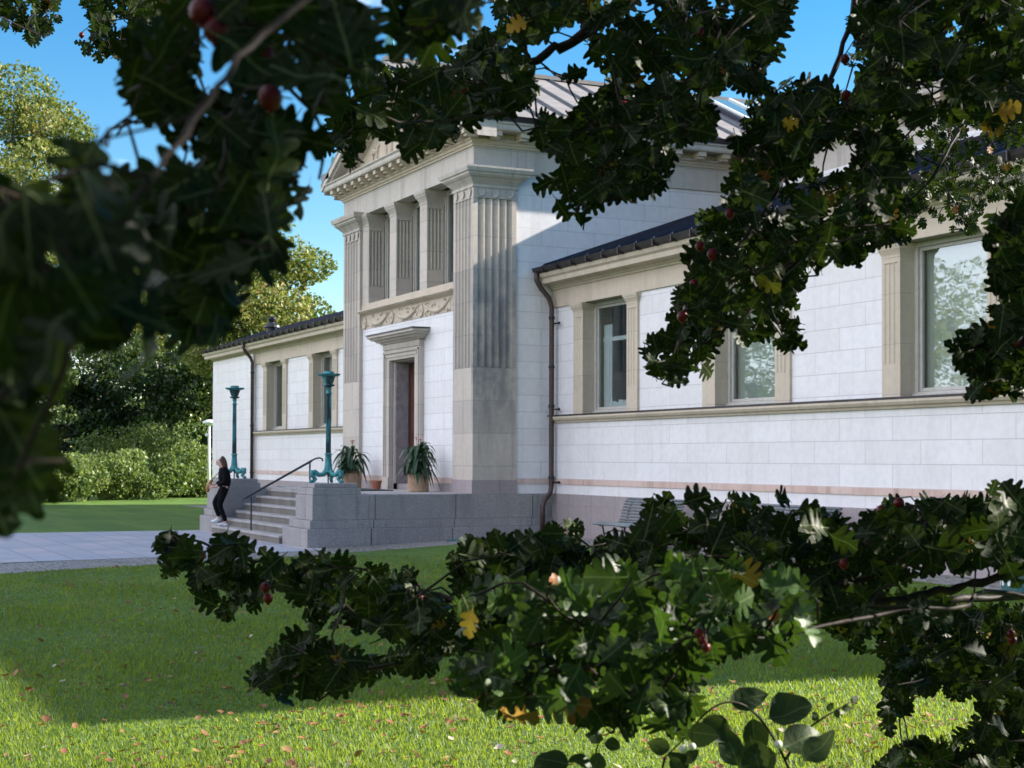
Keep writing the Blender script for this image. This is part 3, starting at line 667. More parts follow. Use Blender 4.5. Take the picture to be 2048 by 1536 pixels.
b.build("glazing_bars", "verdigris", sk) if False else b.build("glazing_bars", "white_paint", sk)

# --- hall behind the right wing
b = B(); b.box(0.0, HX1, HY, HY + 0.4, -1, 6.5); b.box(HX1 - 0.4, HX1, HY + 0.4, 17, -1, 6.5); b.box(-7, HX1 - .4, 16.6, 17, -1, 6.5); b.build("hall_wall", "marble", MU)
b = B(); y0_, z0_, y1_, z1_ = HY - 0.46, 7.47, 11.7, 9.55
b.hull([(0.46, y0_, z0_), (0.46, y1_, z1_), (0.46, 17.4, z0_), (0.46, 17.4, z0_ - 0.06), (0.46, y1_, z1_ - 0.08), (0.46, y0_, z0_ - 0.05)],
       [(HX1 + 0.46, y0_, z0_), (HX1 + 0.46, y1_, z1_), (HX1 + 0.46, 17.4, z0_), (HX1 + 0.46, 17.4, z0_ - 0.06), (HX1 + 0.46, y1_, z1_ - 0.08), (HX1 + 0.46, y0_, z0_ - 0.05)])
b.hull([(AX, y0_ + 0.4, 7.5), (AX, y1_, z1_ - .02), (AX, 17.4, 7.4)], [(0.45, y0_ + 0.01, z0_ - .01), (0.45, y1_, z1_ - .02), (0.45, 17.4, z0_ - .01)])
b.hull([(HX1 - .2, HY + .2, 6.9), (HX1 - .2, 11.7, 9.3), (HX1 - .2, 16.9, 6.9)], [(HX1 - .02, HY + .2, 6.9), (HX1 - .02, 11.7, 9.3), (HX1 - .02, 16.9, 6.9)])
hr = b.build("hall_roof", "dark_roof", MU)
b = B()
for x in np.arange(0.9, HX1 + 0.4, 0.62):
    b.hull([(x - 0.02, y0_, z0_ + 0.002), (x + 0.02, y0_, z0_ + 0.002), (x + 0.02, y0_, z0_ + 0.06), (x - 0.02, y0_, z0_ + 0.06)], [(x - 0.02, y1_, z1_ + 0.002), (x + 0.02, y1_, z1_ + 0.002), (x + 0.02, y1_, z1_ + 0.06), (x - 0.02, y1_, z1_ + 0.06)])
b.build("seams", "dark_roof", hr)

# --- wings
ZS0, ZS1 = 1.44, 1.60
def wing(x0, x1, centres, pav, right):
    yb = HY if right else 7.0
    wl = B(); st = B(); gr = B()
    ops = [(c - 0.87, c + 0.87) for c in centres]
    fx0, fx1 = (x0, pav[0]) if right else (pav[1], x1)
    # granite, lower wall
    gr.box(x0, x1, YW - 0.03, YW + 0.3, -1.2, -0.22); gr.box(x0, x1, YW - 0.012, YW + 0.3, -0.218, 0.0)
    wl.box(x0, x1, YW + 0.012, YW + 0.35, 0.002, ZS0)
    st_x = sorted([fx0] + [v for o_ in ops for v in (o_[0] - 0.40, o_[1] + 0.40)] + [fx1])
    for a0, a1 in zip(st_x[::2], st_x[1::2]):
        if a1 - a0 > 0.02: B().box(a0, a1, YW + 0.035, YW + 0.35, ZS1, 3.80).build("wall_panel", "marble", MU)
    for (o0, o1) in ops: B().box(o0, o1, YW + 0.20, YW + 0.35, ZS0 + 0.002, ZS1 - 0.02).build("window_ledge", "sandstone", MU)
    wl.build("lower_wall", "marble", MU)
    gr.build("plinth_course", "granite_pink", MU)
    B().box(x0, x1, YW - 0.006, YW + 0.03, 0.195, 0.305).build("pink_band", "pink_stone", MU)
    # sill moulding with dark lead top
    b = B(); b.sweep([(-0.3, 1.44), (0.03, 1.44), (0.04, 1.475), (0.085, 1.49), (0.11, 1.53), (0.11, 1.565), (-0.3, 1.565)], [(fx0, YW), (fx1, YW)]); sb = b.build("sill_band", "sandstone", MU)
    B().box(fx0, fx1, YW - 0.115, YW + 0.2, 1.567, 1.60).build("lead_flashing", "gutter_metal", sb)
    # frieze and cornice
    b = B(); b.box(fx0, fx1, YW, YW + 0.35, 3.80, 4.16); fr_ = b.build("frieze", "sandstone", MU)
    b = B(); b.sweep([(-0.35, 4.162), (0.03, 4.162), (0.04, 4.20), (0.08, 4.21), (0.09, 4.25), (0.30, 4.27), (0.31, 4.36), (0.36, 4.40), (0.38, 4.47), (-0.35, 4.47)],
                     [(x0 - (0 if right else 0), YW), (x1, YW)] if right else [(x0, 8), (x0, YW), (x1, YW)]); b.build("cornice", "sandstone", fr_)
    # half-round gutter
    g_ = B(); g_.sweep([(0.30, 4.475), (0.40, 4.475), (0.47, 4.51), (0.50, 4.58), (0.47, 4.58), (0.42, 4.52), (0.30, 4.51)], [(x0 + 0.02, YW), (x1, YW)] if right else [(x0, 8), (x0, YW), (x1, YW)])
    for x in np.arange(x0 + 0.5, x1, 0.62): g_.box(x - 0.012, x + 0.012, YW - 0.51, YW - 0.3, 4.46, 4.59)
    g_.build("gutter", "gutter_metal", MU)
    # pavilion
    b = B(); b.box(pav[0], pav[1], YW - 0.06, YW + 0.35, 0.0, 4.16); b.build("pavilion_wall", "marble", MU)
    ex = x0 if not right else x1
    b = B(); b.box(min(ex, ex + (0.35 if not right else -0.35)), max(ex, ex + (0.35 if not right else -0.35)), YW + 0.35, yb + (1.2 if not right else 0), -1, 4.16); b.build("end_wall", "marble", MU)
    # pilasters beside each window, and the windows themselves
    for i, (o0, o1) in enumerate(ops):
        for (p0, p1) in ((o0 - 0.40, o0), (o1, o1 + 0.40)):
            P_ = B().box(p0, p1, YW - 0.01, YW + 0.30, ZS1 + 0.002, 2.08).build("pilaster", "sandstone", MU)
            B().prism(fl_edge((p0, YW - 0.01), (p1, YW - 0.01), 3, 0.02, 0.05) + [(p1, YW - 0.01), (p1, YW + 0.30), (p0, YW + 0.30)], 2.082, 3.52).build("shaft", "sandstone", P_)
            B().box(p0, p1, YW - 0.01, YW + 0.30, 3.522, 3.60).build("necking", "sandstone", P_)
            cb = B(); capital(cb, p0, p1, YW - 0.01, YW + 0.27, 3.797, 0.20, 0.065); cb.build("capital", "sandstone", P_)
        window(o0 + 0.005, o1 - 0.005, ZS1 + 0.003, 3.797, YW + 0.24, mull=False)
    # rooms
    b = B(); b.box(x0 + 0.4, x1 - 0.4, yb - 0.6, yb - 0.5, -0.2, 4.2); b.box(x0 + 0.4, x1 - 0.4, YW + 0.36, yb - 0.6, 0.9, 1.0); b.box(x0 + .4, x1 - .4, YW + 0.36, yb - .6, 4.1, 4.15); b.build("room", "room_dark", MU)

wing(0.0, 19.2, [2.20, 6.96, 11.75], (14.1, 19.2), True)
wing(-27.0, XL, [-9.99, -14.76, -19.55], (-27.0, -21.8), False)

# wing roofs
SLP = 0.355
b = B(); b.hull([(0.0, YW - 0.44, 4.53), (19.6, YW - 0.44, 4.53), (19.6, YW - 0.44, 4.58), (0.0, YW - 0.44, 4.58)],
                [(0.0, HY, 4.53 + SLP * (HY - YW + 0.44)), (19.6, HY, 4.53 + SLP * (HY - YW + 0.44)), (19.6, HY, 4.58 + SLP * (HY - YW + 0.44)), (0.0, HY, 4.58 + SLP * (HY - YW + 0.44))])
wr = b.build("wing_roof", "dark_roof", MU)
b = B()
for x in np.arange(0.45, 19.6, 0.62):
    b.hull([(x - 0.02, YW - 0.44, 4.582), (x + 0.02, YW - 0.44, 4.582), (x + 0.02, YW - 0.44, 4.63), (x - 0.02, YW - 0.44, 4.63)],
           [(x - 0.02, HY, 4.582 + SLP * (HY - YW + 0.44)), (x + 0.02, HY, 4.582 + SLP * (HY - YW + 0.44)), (x + 0.02, HY, 4.63 + SLP * (HY - YW + 0.44)), (x - 0.02, HY, 4.63 + SLP * (HY - YW + 0.44))])
b.build("seams", "dark_roof", wr)
b = B(); yr = 3.15; zr_ = 5.2; xe = -27.45; ye = YW - 0.44
b.add([(xe, ye, 4.56), (XL, ye, 4.56), (XL, yr, zr_), (-25.2, yr, zr_), (XL, 6.0, zr_), (-25.2, 6.0, zr_), (xe, 8.2, 4.56), (XL, 8.2, 4.56)],
      [(0, 1, 2, 3), (3, 2, 4, 5), (5, 4, 7, 6), (0, 3, 5, 6), (0, 6, 7, 1), (1, 7, 4, 2)])
wr2 = b.build("wing_roof", "dark_roof", MU)
b = B()
for x in np.arange(-24.9, XL, 0.62):
    b.hull([(x - 0.02, ye, 4.562), (x + 0.02, ye, 4.562), (x + 0.02, ye, 4.61), (x - 0.02, ye, 4.61)], [(x - 0.02, yr, zr_ + .002), (x + 0.02, yr, zr_ + .002), (x + 0.02, yr, zr_ + 0.05), (x - 0.02, yr, zr_ + 0.05)])
b.build("seams", "dark_roof", wr2)
vp = np.array([-21.6, 2.3, 4.95])
B().lathe(vp - (0, 0, 0.15), [(0.18, 0), (0.18, 0.22), (0.28, 0.24), (0.26, 0.30), (0.10, 0.42), (0.14, 0.52), (0.14, 0.58), (0.02, 0.62)], 16).build("roof_vent", "iron", MU)

# drainpipes
b = B(); b.tube([(0.10, 1.37, 4.50), (0.10, 1.37, 4.34), (0.13, 1.45, 4.18), (0.16, 1.62, 3.98), (0.17, 1.68, 3.80), (0.17, 1.68, 0.15), (0.17, 1.66, 0.02), (0.24, 1.50, -0.12), (0.26, 1.44, -0.25), (0.26, 1.44, -0.86)], 0.052, 12)
dp = b.build("drainpipe", "pipe_brown", MU, smooth=True)
b = B()
for z in (3.55, 2.55, 1.75, 0.30): b.lathe((0.17, 1.68, z), [(0.062, 0), (0.066, 0.01), (0.066, 0.05), (0.062, 0.06)], 12)
for z in (3.45, 1.70, 0.22): b.box(0.17, 0.38, 1.73, 1.75, z, z + 0.03); b.ball((0.38, 1.74, z + 0.015), 0.03, 8, 5)
b.build("bracket", "iron", dp)
b = B(); xp = -21.72
b.tube([(xp, 1.37, 4.50), (xp, 1.37, 4.34), (xp + .02, 1.45, 4.2), (xp + .05, 1.60, 4.02), (xp + .06, 1.66, 3.85), (xp + .06, 1.66, -0.98)], 0.055, 12)
dp = b.build("drainpipe", "pipe_brown", MU, smooth=True)
b = B()
for z in (3.5, 1.75, 0.2): b.lathe((xp + .06, 1.66, z), [(0.066, 0), (0.07, 0.01), (0.07, 0.05), (0.066, 0.06)], 12)
b.build("bracket", "iron", dp)

# things behind the windows
b = B()
for x0 in (1.46, 1.62): 
    for k in range(5): b.tube([(x0 + 0.03 * k, YW + 0.42 + 0.02 * (k % 2), 1.7), (x0 + 0.03 * k + 0.01, YW + 0.42 + 0.02 * (k % 2), 3.35)], 0.022, 6)
b.box(1.40, 3.0, YW + 0.40, YW + 0.44, 3.02, 3.10)
b.build("curtain", "curtain", MU)
b = B()
for z0, r0, r1, h in ((2.55, 0.16, 0.04, 0.22), (2.2, 0.14, 0.05, 0.28), (1.95, 0.10, 0.05, 0.16)): b.lathe((2.45, YW + 0.55, z0), [(r0, 0), (r0 * 0.8, h * 0.4), (r1, h)], 9)
b.build("paper_ornament", "paper_white", MU)
b = B(); rr = random.Random(9); x = 1.55
while x < 2.9: w_ = rr.uniform(0.03, 0.09); b.box(x, x + w_, YW + 0.38, YW + 0.5, 1.68, 1.80 + rr.uniform(0, 0.07)); x += w_ + 0.004
b.build("book_row", "curtain", MU)
for c in (6.96, 11.75): B().box(c - 0.78, c + 0.78, YW + 0.40, YW + 0.41, 1.66, 3.75).build("blind", "blind", MU)
for c in (-14.76, -19.55, -9.99):
    b = B()
    for k in range(9): b.tube([(c - 0.6 + 0.04 * k, YW + 0.45 + 0.02 * (k % 2), 1.7), (c - 0.6 + 0.04 * k, YW + 0.45 + 0.02 * (k % 2), 3.75)], 0.024, 6)
    b.build("curtain", "curtain", MU)

# ------------------------------------------------------------------ terrace, steps, lamp plinths
TE = empty("entrance_terrace", (AX, -2.0, -1), "grey granite entrance terrace with broad steps between two blocky plinths", "terrace")
b = B()
# terrace mass, side wall facing right, three courses stepping out
xl_, xr_ = -7.88, 0.05
b.box(xl_, xr_, -2.20, 0.02, -0.48, 0.0); b.box(XL, xr_, 0.02, 1.75, -0.48, -0.004)
tw = b.build("terrace_wall", "granite", TE, bevel=0.008)
b = B(); b.box(xl_ - 0.05, xr_ + 0.05, -2.20, 1.745, -0.64, -0.483); b.build("middle_course", "granite", tw, bevel=0.008)
b = B(); b.box(xl_ - 0.12, xr_ + 0.12, -2.20, 1.74, -1.2, -0.643); b.build("base_course", "granite", tw, bevel=0.008)
B().box(xl_ + 0.02, xr_ - 0.02, -2.2, 0.06, 0.002, 0.012).build("paving_top", "granite_step", tw)
for (px0, px1) in ((-1.0, xr_), (xl_, -6.8)):
    rt_ = px1 > -1
    o0, o1 = (0.0, 1.0) if rt_ else (1.0, 0.0)
    pl = B().box(px0, px1, -3.35, -2.205, -0.48, -0.003).build("lamp_plinth", "granite", TE, bevel=0.01)
    B().box(px0 + 0.02, px1 - 0.03, -3.33, -2.36, 0.0, 0.135).build("cap_course", "granite", pl, bevel=0.01)
    B().box(px0 + 0.07, px1 - 0.07, -3.29, -2.41, 0.138, 0.222).build("cap_course", "granite", pl, bevel=0.01)
    B().box(px0 - 0.22 * (1 if rt_ else 0.25), px1 + 0.22 * (0.25 if rt_ else 1), -3.41, -2.205, -0.64, -0.483).build("middle_course", "granite", pl, bevel=0.01)
    B().box(px0 - 0.42 * (1 if rt_ else 0.3), px1 + 0.42 * (0.3 if rt_ else 1), -3.49, -2.205, -1.2, -0.643).build("base_course", "granite", pl, bevel=0.01)
for i in range(6):
    yf = -3.56 + 0.27 * i; zt = -1.0 + 0.1667 * (i + 1)
    xa_ = -6.8 + (0.13 if i < 2 else 0.05 if i < 3 else 0.002); xb_ = -1.0 - (0.425 if i < 2 else 0.225 if i < 3 else 0.002)
    if i == 5: zt = -0.004
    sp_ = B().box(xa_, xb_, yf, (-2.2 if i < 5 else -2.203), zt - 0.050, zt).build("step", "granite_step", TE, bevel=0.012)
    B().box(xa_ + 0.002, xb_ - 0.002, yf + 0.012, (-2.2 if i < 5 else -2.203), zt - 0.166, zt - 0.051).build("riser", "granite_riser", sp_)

# handrail
HR = empty("handrail", (-3.95, -3.4, -0.833), "dark iron handrail on two posts running up the middle of the steps", "handrail")
hx = -3.95
B().tube([(hx, -3.40, -0.834), (hx, -3.40, -0.12)], 0.019, 8).build("post", "rail_iron", HR)
B().tube([(hx, -2.10, -0.004), (hx, -2.10, 0.62)], 0.019, 8).build("post", "rail_iron", HR)
b = B(); b.hull([(hx - 0.022, -3.52, -0.165), (hx + 0.022, -3.52, -0.165), (hx + 0.022, -3.52, -0.115), (hx - 0.022, -3.52, -0.115)], [(hx - 0.022, -2.05, 0.63), (hx + 0.022, -2.05, 0.63), (hx + 0.022, -2.05, 0.68), (hx - 0.022, -2.05, 0.68)])
b.tube([(hx, -2.06, 0.655), (hx, -1.97, 0.70), (hx, -1.88, 0.715), (hx, -1.82, 0.69), (hx, -1.81, 0.64)], 0.018, 8)
b.tube([(hx, -3.51, -0.14), (hx, -3.58, -0.155), (hx, -3.60, -0.20)], 0.018, 8)
b.build("rail", "rail_iron", HR)

# ------------------------------------------------------------------ bronze lamp standards
def lamp(x, y, z, ht, label):
    L = empty("bronze_lamp", (x, y, z), label, "lamp", "bronze lamp standards on the plinths")
    c = (x, y, z)
    prof = [(0.10, 0.20), (0.085, 0.24), (0.072, 0.34), (0.062, 0.46), (0.058, 0.55), (0.075, 0.555), (0.078, 0.575), (0.058, 0.58)]
    B().lathe(c, prof, 20).build("base", "verdigris", L, smooth=True)
    n = 16; pts = []
    for j in range(n * 2):
        a = 2 * math.pi * j / (n * 2); r_ = 0.052 if j % 2 else 0.042; pts.append((x + r_ * math.cos(a), y + r_ * math.sin(a)))
    B().prism(pts, z + 0.582, z + ht * 0.80, 0.84).build("shaft", "verdigris_dark", L)
    t0 = ht * 0.80
    B().lathe(c, [(0.044, t0), (0.066, t0 + 0.01), (0.066, t0 + 0.03), (0.042, t0 + 0.035), (0.040, t0 + 0.10), (0.062, t0 + 0.11), (0.062, t0 + 0.125), (0.04, t0 + 0.13)], 20).build("collar", "verdigris", L, smooth=True)
    B().lathe(c, [(0.04, t0 + 0.132), (0.055, t0 + 0.15), (0.11, t0 + 0.165), (0.115, t0 + 0.19), (0.07, t0 + 0.20), (0.085, t0 + 0.22), (0.10, t0 + 0.27), (0.12, t0 + 0.32), (0.125, t0 + 0.345)], 24).build("bowl", "verdigris_dark", L, smooth=True)
    B().lathe(c, [(0.125, t0 + 0.347), (0.19, t0 + 0.36), (0.225, t0 + 0.385), (0.235, t0 + 0.40), (0.10, t0 + 0.405), (0.095, t0 + 0.43), (0.09, t0 + 0.45), (0.02, t0 + 0.452)], 28).build("dish", "verdigris", L, smooth=True)
    for k in range(3):
        a = R(64 - 180) + k * 2 * math.pi / 3 + R(26)
        u = np.array([math.cos(a), math.sin(a), 0.0]); C0 = np.array(c)
        pth = [C0 + u * r_ + np.array([0, 0, h]) for r_, h in ((0.02, 0.27), (0.10, 0.17), (0.19, 0.16), (0.27, 0.215), (0.325, 0.215), (0.33, 0.155), (0.275, 0.10), (0.25, 0.075), (0.29, 0.05), (0.34, 0.035), (0.385, 0.022))]
        B().tube(pth, [0.06, 0.05, 0.045, 0.052, 0.055, 0.048, 0.036, 0.03, 0.033, 0.036, 0.018], 10).build("lion_leg", "verdigris", L, smooth=True)
    B().tube([(x, y, z), (x, y, z + 0.22)], 0.014, 8).build("core_rod", "pipe_brown", L)
    return L
lamp(-0.50, -2.85, 0.222, 2.16, "verdigris bronze lamp standard on the nearer plinth, right of the steps")
lamp(-7.33, -2.85, 0.222, 2.16, "verdigris bronze lamp standard on the far plinth behind the woman")

# ------------------------------------------------------------------ pots and plants on the terrace
def blade(mb, p0, az, L, lift, droop, w, n=7):
    d = np.array([math.cos(az), math.sin(az), 0.0]); s_ = np.array([-d[1], d[0], 0.0]); vs = []
    for i in range(n):
        t_ = i / (n - 1); c = np.array(p0) + d * L * t_ * 0.85 + np.array([0, 0, lift * L * t_ - droop * L * t_ * t_ * 1.1])
        ww = w * math.sin(math.pi * min(1, 0.12 + t_ * 0.88)) ** 0.8 * (1 if t_ < 0.98 else 0.1)
        vs += [c - s_ * ww + (0, 0, 0.25 * ww), c, c + s_ * ww + (0, 0, 0.25 * ww)]
    mb.add(vs, [f for i in range(n - 1) for f in ((i * 3, i * 3 + 1, i * 3 + 4, i * 3 + 3), (i * 3 + 1, i * 3 + 2, i * 3 + 5, i * 3 + 4))])

def potted(x, y, seed, nfl, label, hscale=1.0):
    rr = random.Random(seed)
    T = empty("potted_plant", (x, y, 0.012), label, "potted plant", "potted plants beside the entrance door")
    B().lathe((x, y, 0.012), [(0.20, 0), (0.22, 0.01), (0.222, 0.38), (0.225, 0.40), (0.20, 0.40), (0.195, 0.36), (0.02, 0.36)], 28).build("pot", "terracotta_pale", T, smooth=False)
    b = B()
    for i in range(78):
        a = rr.uniform(0, 2 * math.pi); r_ = rr.uniform(0, 0.12); zb = rr.uniform(0.36, 0.86)
        blade(b, (x + r_ * math.cos(a), y + r_ * math.sin(a), zb), a + rr.uniform(-.4, .4), rr.uniform(0.28, 0.56), rr.uniform(0.5, 1.5), rr.uniform(0.7, 1.7), rr.uniform(0.034, 0.060))
    for i in range(9):
        a = rr.uniform(0, 2 * math.pi); b.tube([(x + 0.05 * math.cos(a), y + 0.05 * math.sin(a), 0.36), (x + 0.12 * math.cos(a), y + 0.12 * math.sin(a), rr.uniform(0.7, 0.95))], [0.014, 0.008], 6)
    f_ = b.build("foliage", "potted_leaf", T)
    me = f_.data; a_ = me.attributes.new("tint", 'FLOAT', 'POINT'); a_.data.foreach_set("value", [rr.random() for _ in me.vertices])
    # low box ball spilling over the rim
    n = 1700; th = rng.uniform(0, 2 * math.pi, n); u = rng.uniform(-0.6, 1, n); rad = 0.20 * rng.uniform(0.75, 1.1, n)
    s_ = np.sqrt(1 - np.clip(u, -1, 1) ** 2); C_ = np.stack([x + 0.08 + rad * s_ * np.cos(th) * 1.15, y - 0.13 + rad * s_ * np.sin(th), 0.48 + rad * u * 0.95], 1)
    leaf_cloud("box_tuft", C_, 0.034, "box_leaf", T)
    for i in range(nfl):
        a = rr.uniform(0, 2 * math.pi); lean = rr.uniform(0.05, 0.26); h = rr.uniform(0.95, 1.16) * hscale
        p0 = np.array([x, y, 0.6]); p1 = np.array([x + lean * math.cos(a), y + lean * math.sin(a) * 0.5, h])
        fl = B().tube([p0, (p0 + p1) / 2 + (0.01, 0, 0), p1], [0.006, 0.005, 0.004], 5).build("flower_stem", "potted_leaf", T)
        q = B()
        for k in range(5): blade(q, p1 + (0, 0, -0.01), k * 1.26 + a, 0.075, 0.6, 0.5, 0.026, 4)
        for k in range(2): blade(q, p1 - (0, 0, 0.05), k * 2.8 + a, 0.04, 0.9, 0.2, 0.012, 4)
        q.build("petals", "petal_red", fl)
    return T

def leaf_cloud(name, C_, size, mat, parent=None, tint=None, up=0.0, jit=0.35, fold=0.25):
    """little folded two-triangle leaves at the given centres"""
    n = len(C_)
    d = rng.normal(size=(n, 3)); d[:, 2] -= up; d /= np.linalg.norm(d, axis=1)[:, None]
    nn = rng.normal(size=(n, 3)); nn[:, 2] += up; s_ = np.cross(d, nn); s_ /= np.linalg.norm(s_, axis=1)[:, None] + 1e-9
    w = np.cross(s_, d)
    L = size * rng.uniform(1 - jit, 1 + jit, n)[:, None]
    a = C_ - d * L * 0.5; c = C_ + d * L * 0.5; m1 = C_ + s_ * L * 0.34 + w * L * fold * 0.5; m2 = C_ - s_ * L * 0.34 + w * L * fold * 0.5
    V = np.stack([a, m1, c, m2], 1).reshape(-1, 3); i0 = np.arange(n) * 4
    Fq = np.concatenate([np.stack([i0, i0 + 1, i0 + 2], 1), np.stack([i0, i0 + 2, i0 + 3], 1)])
    tt = np.repeat(rng.random(n) if tint is None else tint, 4)
    return mesh_np(name, V, Fq, mat, parent, tint=tt)

potted(-1.72, -0.47, 4, 4, "large ochre pot with strappy leaves and red flowers, right of the door")
potted(-5.76, -0.50, 8, 3, "large ochre pot with strappy leaves and red flowers, behind the nearer lamp", 0.97)
T = empty("flower_pot", (-4.42, -0.40, 0.012), "small empty terracotta pot standing left of the doorway", "pot")
B().lathe((-4.42, -0.40, 0.012), [(0.095, 0), (0.12, 0.15), (0.135, 0.155), (0.138, 0.20), (0.12, 0.20), (0.11, 0.17), (0.01, 0.16)], 24).build("pot", "terracotta", T)
B().lathe((-4.42, -0.40, 0.175), [(0.105, 0), (0.10, 0.01), (0.01, 0.012)], 16).build("soil", "soil", T)
o = B().box(-5.0, -2.75, -1.35, -0.62, 0.014, 0.032).build("doormat", "mat_rubber", None, bevel=0.006); tag(o, "wide black doormat lying on the terrace before the door", "doormat")

# ------------------------------------------------------------------ benches
def bench(x, y, z, label, group):
    T = empty("park_bench", (x, y, z), label, "bench", group); w = 1.0
    prof = [(-0.56, 0.40), (-0.49, 0.415), (-0.42, 0.42), (-0.35, 0.415), (-0.28, 0.405), (-0.21, 0.395), (-0.145, 0.39), (-0.085, 0.40), (-0.04, 0.43), (-0.01, 0.475),
            (0.01, 0.53), (0.025, 0.585), (0.04, 0.64), (0.06, 0.695), (0.08, 0.75), (0.105, 0.80), (0.14, 0.845)]
    for i, (dy, dz) in enumerate(prof):
        c = B().tube([(x - w, y + dy, z + dz), (x + w, y + dy, z + dz)], 0.020, 8)
        c.build("slat", "bench_paint", T, smooth=True)
    for sx in (-0.78, 0.0, 0.78):
        b = B()
        b.tube([(x + sx, y + dy, z + dz - 0.028) for dy, dz in prof], 0.014, 6)
        b.tube([(x + sx, y - 0.50, z + 0.39), (x + sx, y - 0.46, z + 0.2), (x + sx, y - 0.52, z)], [0.018, 0.016, 0.02], 6)
        b.tube([(x + sx, y - 0.02, z + 0.42), (x + sx, y - 0.05, z + 0.25), (x + sx, y + 0.10, z)], [0.018, 0.016, 0.02], 6)
        b.tube([(x + sx, y - 0.47, z + 0.22), (x + sx, y - 0.25, z + 0.30), (x + sx, y - 0.05, z + 0.24)], 0.012, 6)
        b.build("leg", "iron", T)
    return T
G_ = "slatted benches along the museum wall"
bench(4.80, 1.25, -0.85, "grey slatted bench against the right wing, nearer the drainpipe", G_)
bench(9.05, 1.25, -0.85, "grey slatted bench half hidden by leaves below the marble wall", G_)
bench(-16.9, 1.25, -1.0, "dark slatted bench by the far wing, seen above the steps", G_)

# garden hose lying on the cobbles
pts = []; rr = random.Random(2)
for k, (nm, lab) in enumerate((("hose_teal", "thin teal garden hose lying on the cobbles by the terrace"), ("hose_green", "thin green garden hose lying beside the teal one"))):
    b = B(); P_ = []
    for i in range(30):
        t_ = i / 29; x = 0.45 + 1.1 * t_ + 0.15 * k; y = -0.75 + 2.2 * t_ + 0.16 * math.sin(7 * t_ + 2 * k); P_.append((x, y, float(gz(x, y)) + 0.016 + 0.02 * k * (abs(math.sin(7 * t_)) < 0.1)))
    o = b.tube(P_, 0.012, 8).build("garden_hose", nm, None, smooth=True); tag(o, lab, "hose")

# litter bin at the right edge
bx, by = 14.55, 0.50; bz = float(gz(bx, by))
T = empty("litter_bin", (bx, by, bz), "dark teal slotted litter bin at the right edge behind the leaves", "bin")
n = 28; b = B(); b.lathe((bx, by, bz), [(0.22, 0.0), (0.22, 0.03), (0.21, 0.035), (0.21, 0.75), (0.24, 0.76), (0.24, 0.80), (0.20, 0.80)], n); b.build("body", "bin_paint", T)
b = B()
for j in range(14):
    a = 2 * math.pi * j / 14; c, s_ = math.cos(a), math.sin(a)
    b.hull([(bx + c * 0.212 - s_ * 0.018, by + s_ * 0.212 + c * 0.018, bz + 0.12), (bx + c * 0.212 + s_ * 0.018, by + s_ * 0.212 - c * 0.018, bz + 0.12), (bx + c * 0.22 + s_ * 0.018, by + s_ * 0.22 - c * 0.018, bz + 0.12), (bx + c * 0.22 - s_ * 0.018, by + s_ * 0.22 + c * 0.018, bz + 0.12)],
           [(bx + c * 0.212 - s_ * 0.018, by + s_ * 0.212 + c * 0.018, bz + 0.66), (bx + c * 0.212 + s_ * 0.018, by + s_ * 0.212 - c * 0.018, bz + 0.66), (bx + c * 0.22 + s_ * 0.018, by + s_ * 0.22 - c * 0.018, bz + 0.66), (bx + c * 0.22 - s_ * 0.018, by + s_ * 0.22 + c * 0.018, bz + 0.66)])
b.build("slots", "white_paint", T)

# white park lamp by the far hedge
D_ = 61.0; lp = at(418, 960, D_); lx, ly = lp[0], lp[1]; ltop = at(418, 842, D_)[2]
T = empty("park_lamp", (lx, ly, -1.0), "slim white park lamp with a saucer head before the bushes", "street lamp")
B().tube([(lx, ly, -1), (lx, ly, ltop - 0.12)], [0.06, 0.045], 10).build("pole", "white_paint", T, smooth=True)
B().lathe((lx, ly, ltop - 0.20), [(0.06, 0), (0.13, 0.05), (0.25, 0.10), (0.28, 0.14), (0.23, 0.19), (0.09, 0.25), (0.02, 0.26)], 24).build("lamp_head", "white_paint", T, smooth=True)
B().ball((lx - 0.05, ly - 0.08, ltop - 0.55), 0.075).build("sensor_box", "white_paint", T, smooth=True)

# ------------------------------------------------------------------ person on the steps
def skinned(name, vs, es, rad, mat, parent, sub=2, root=0, loc=None):
    me = bpy.data.meshes.new(name); off = np.array(parent_loc(parent))
    me.from_pydata([tuple(np.array(v) - off) for v in vs], es, [])
    o = bpy.data.objects.new(name, me); COL.objects.link(o)
    md = o.modifiers.new("skin", 'SKIN'); md.use_smooth_shade = True
    for i, sv in enumerate(me.skin_vertices[0].data):
        r_ = rad[i]; sv.radius = r_ if isinstance(r_, tuple) else (r_, r_); sv.use_root = (i == root)
    if sub: s_ = o.modifiers.new("sub", 'SUBSURF'); s_.levels = sub; s_.render_levels = sub
    bpy.context.view_layer.update()
    dg = bpy.context.evaluated_depsgraph_get(); m2 = bpy.data.meshes.new_from_object(o.evaluated_get(dg))
    for p in m2.polygons: p.use_smooth = True
    m2.materials.clear(); m2.materials.append(M[mat]); o.modifiers.clear(); o.data = m2; m2.name = name; o.parent = parent
    return o

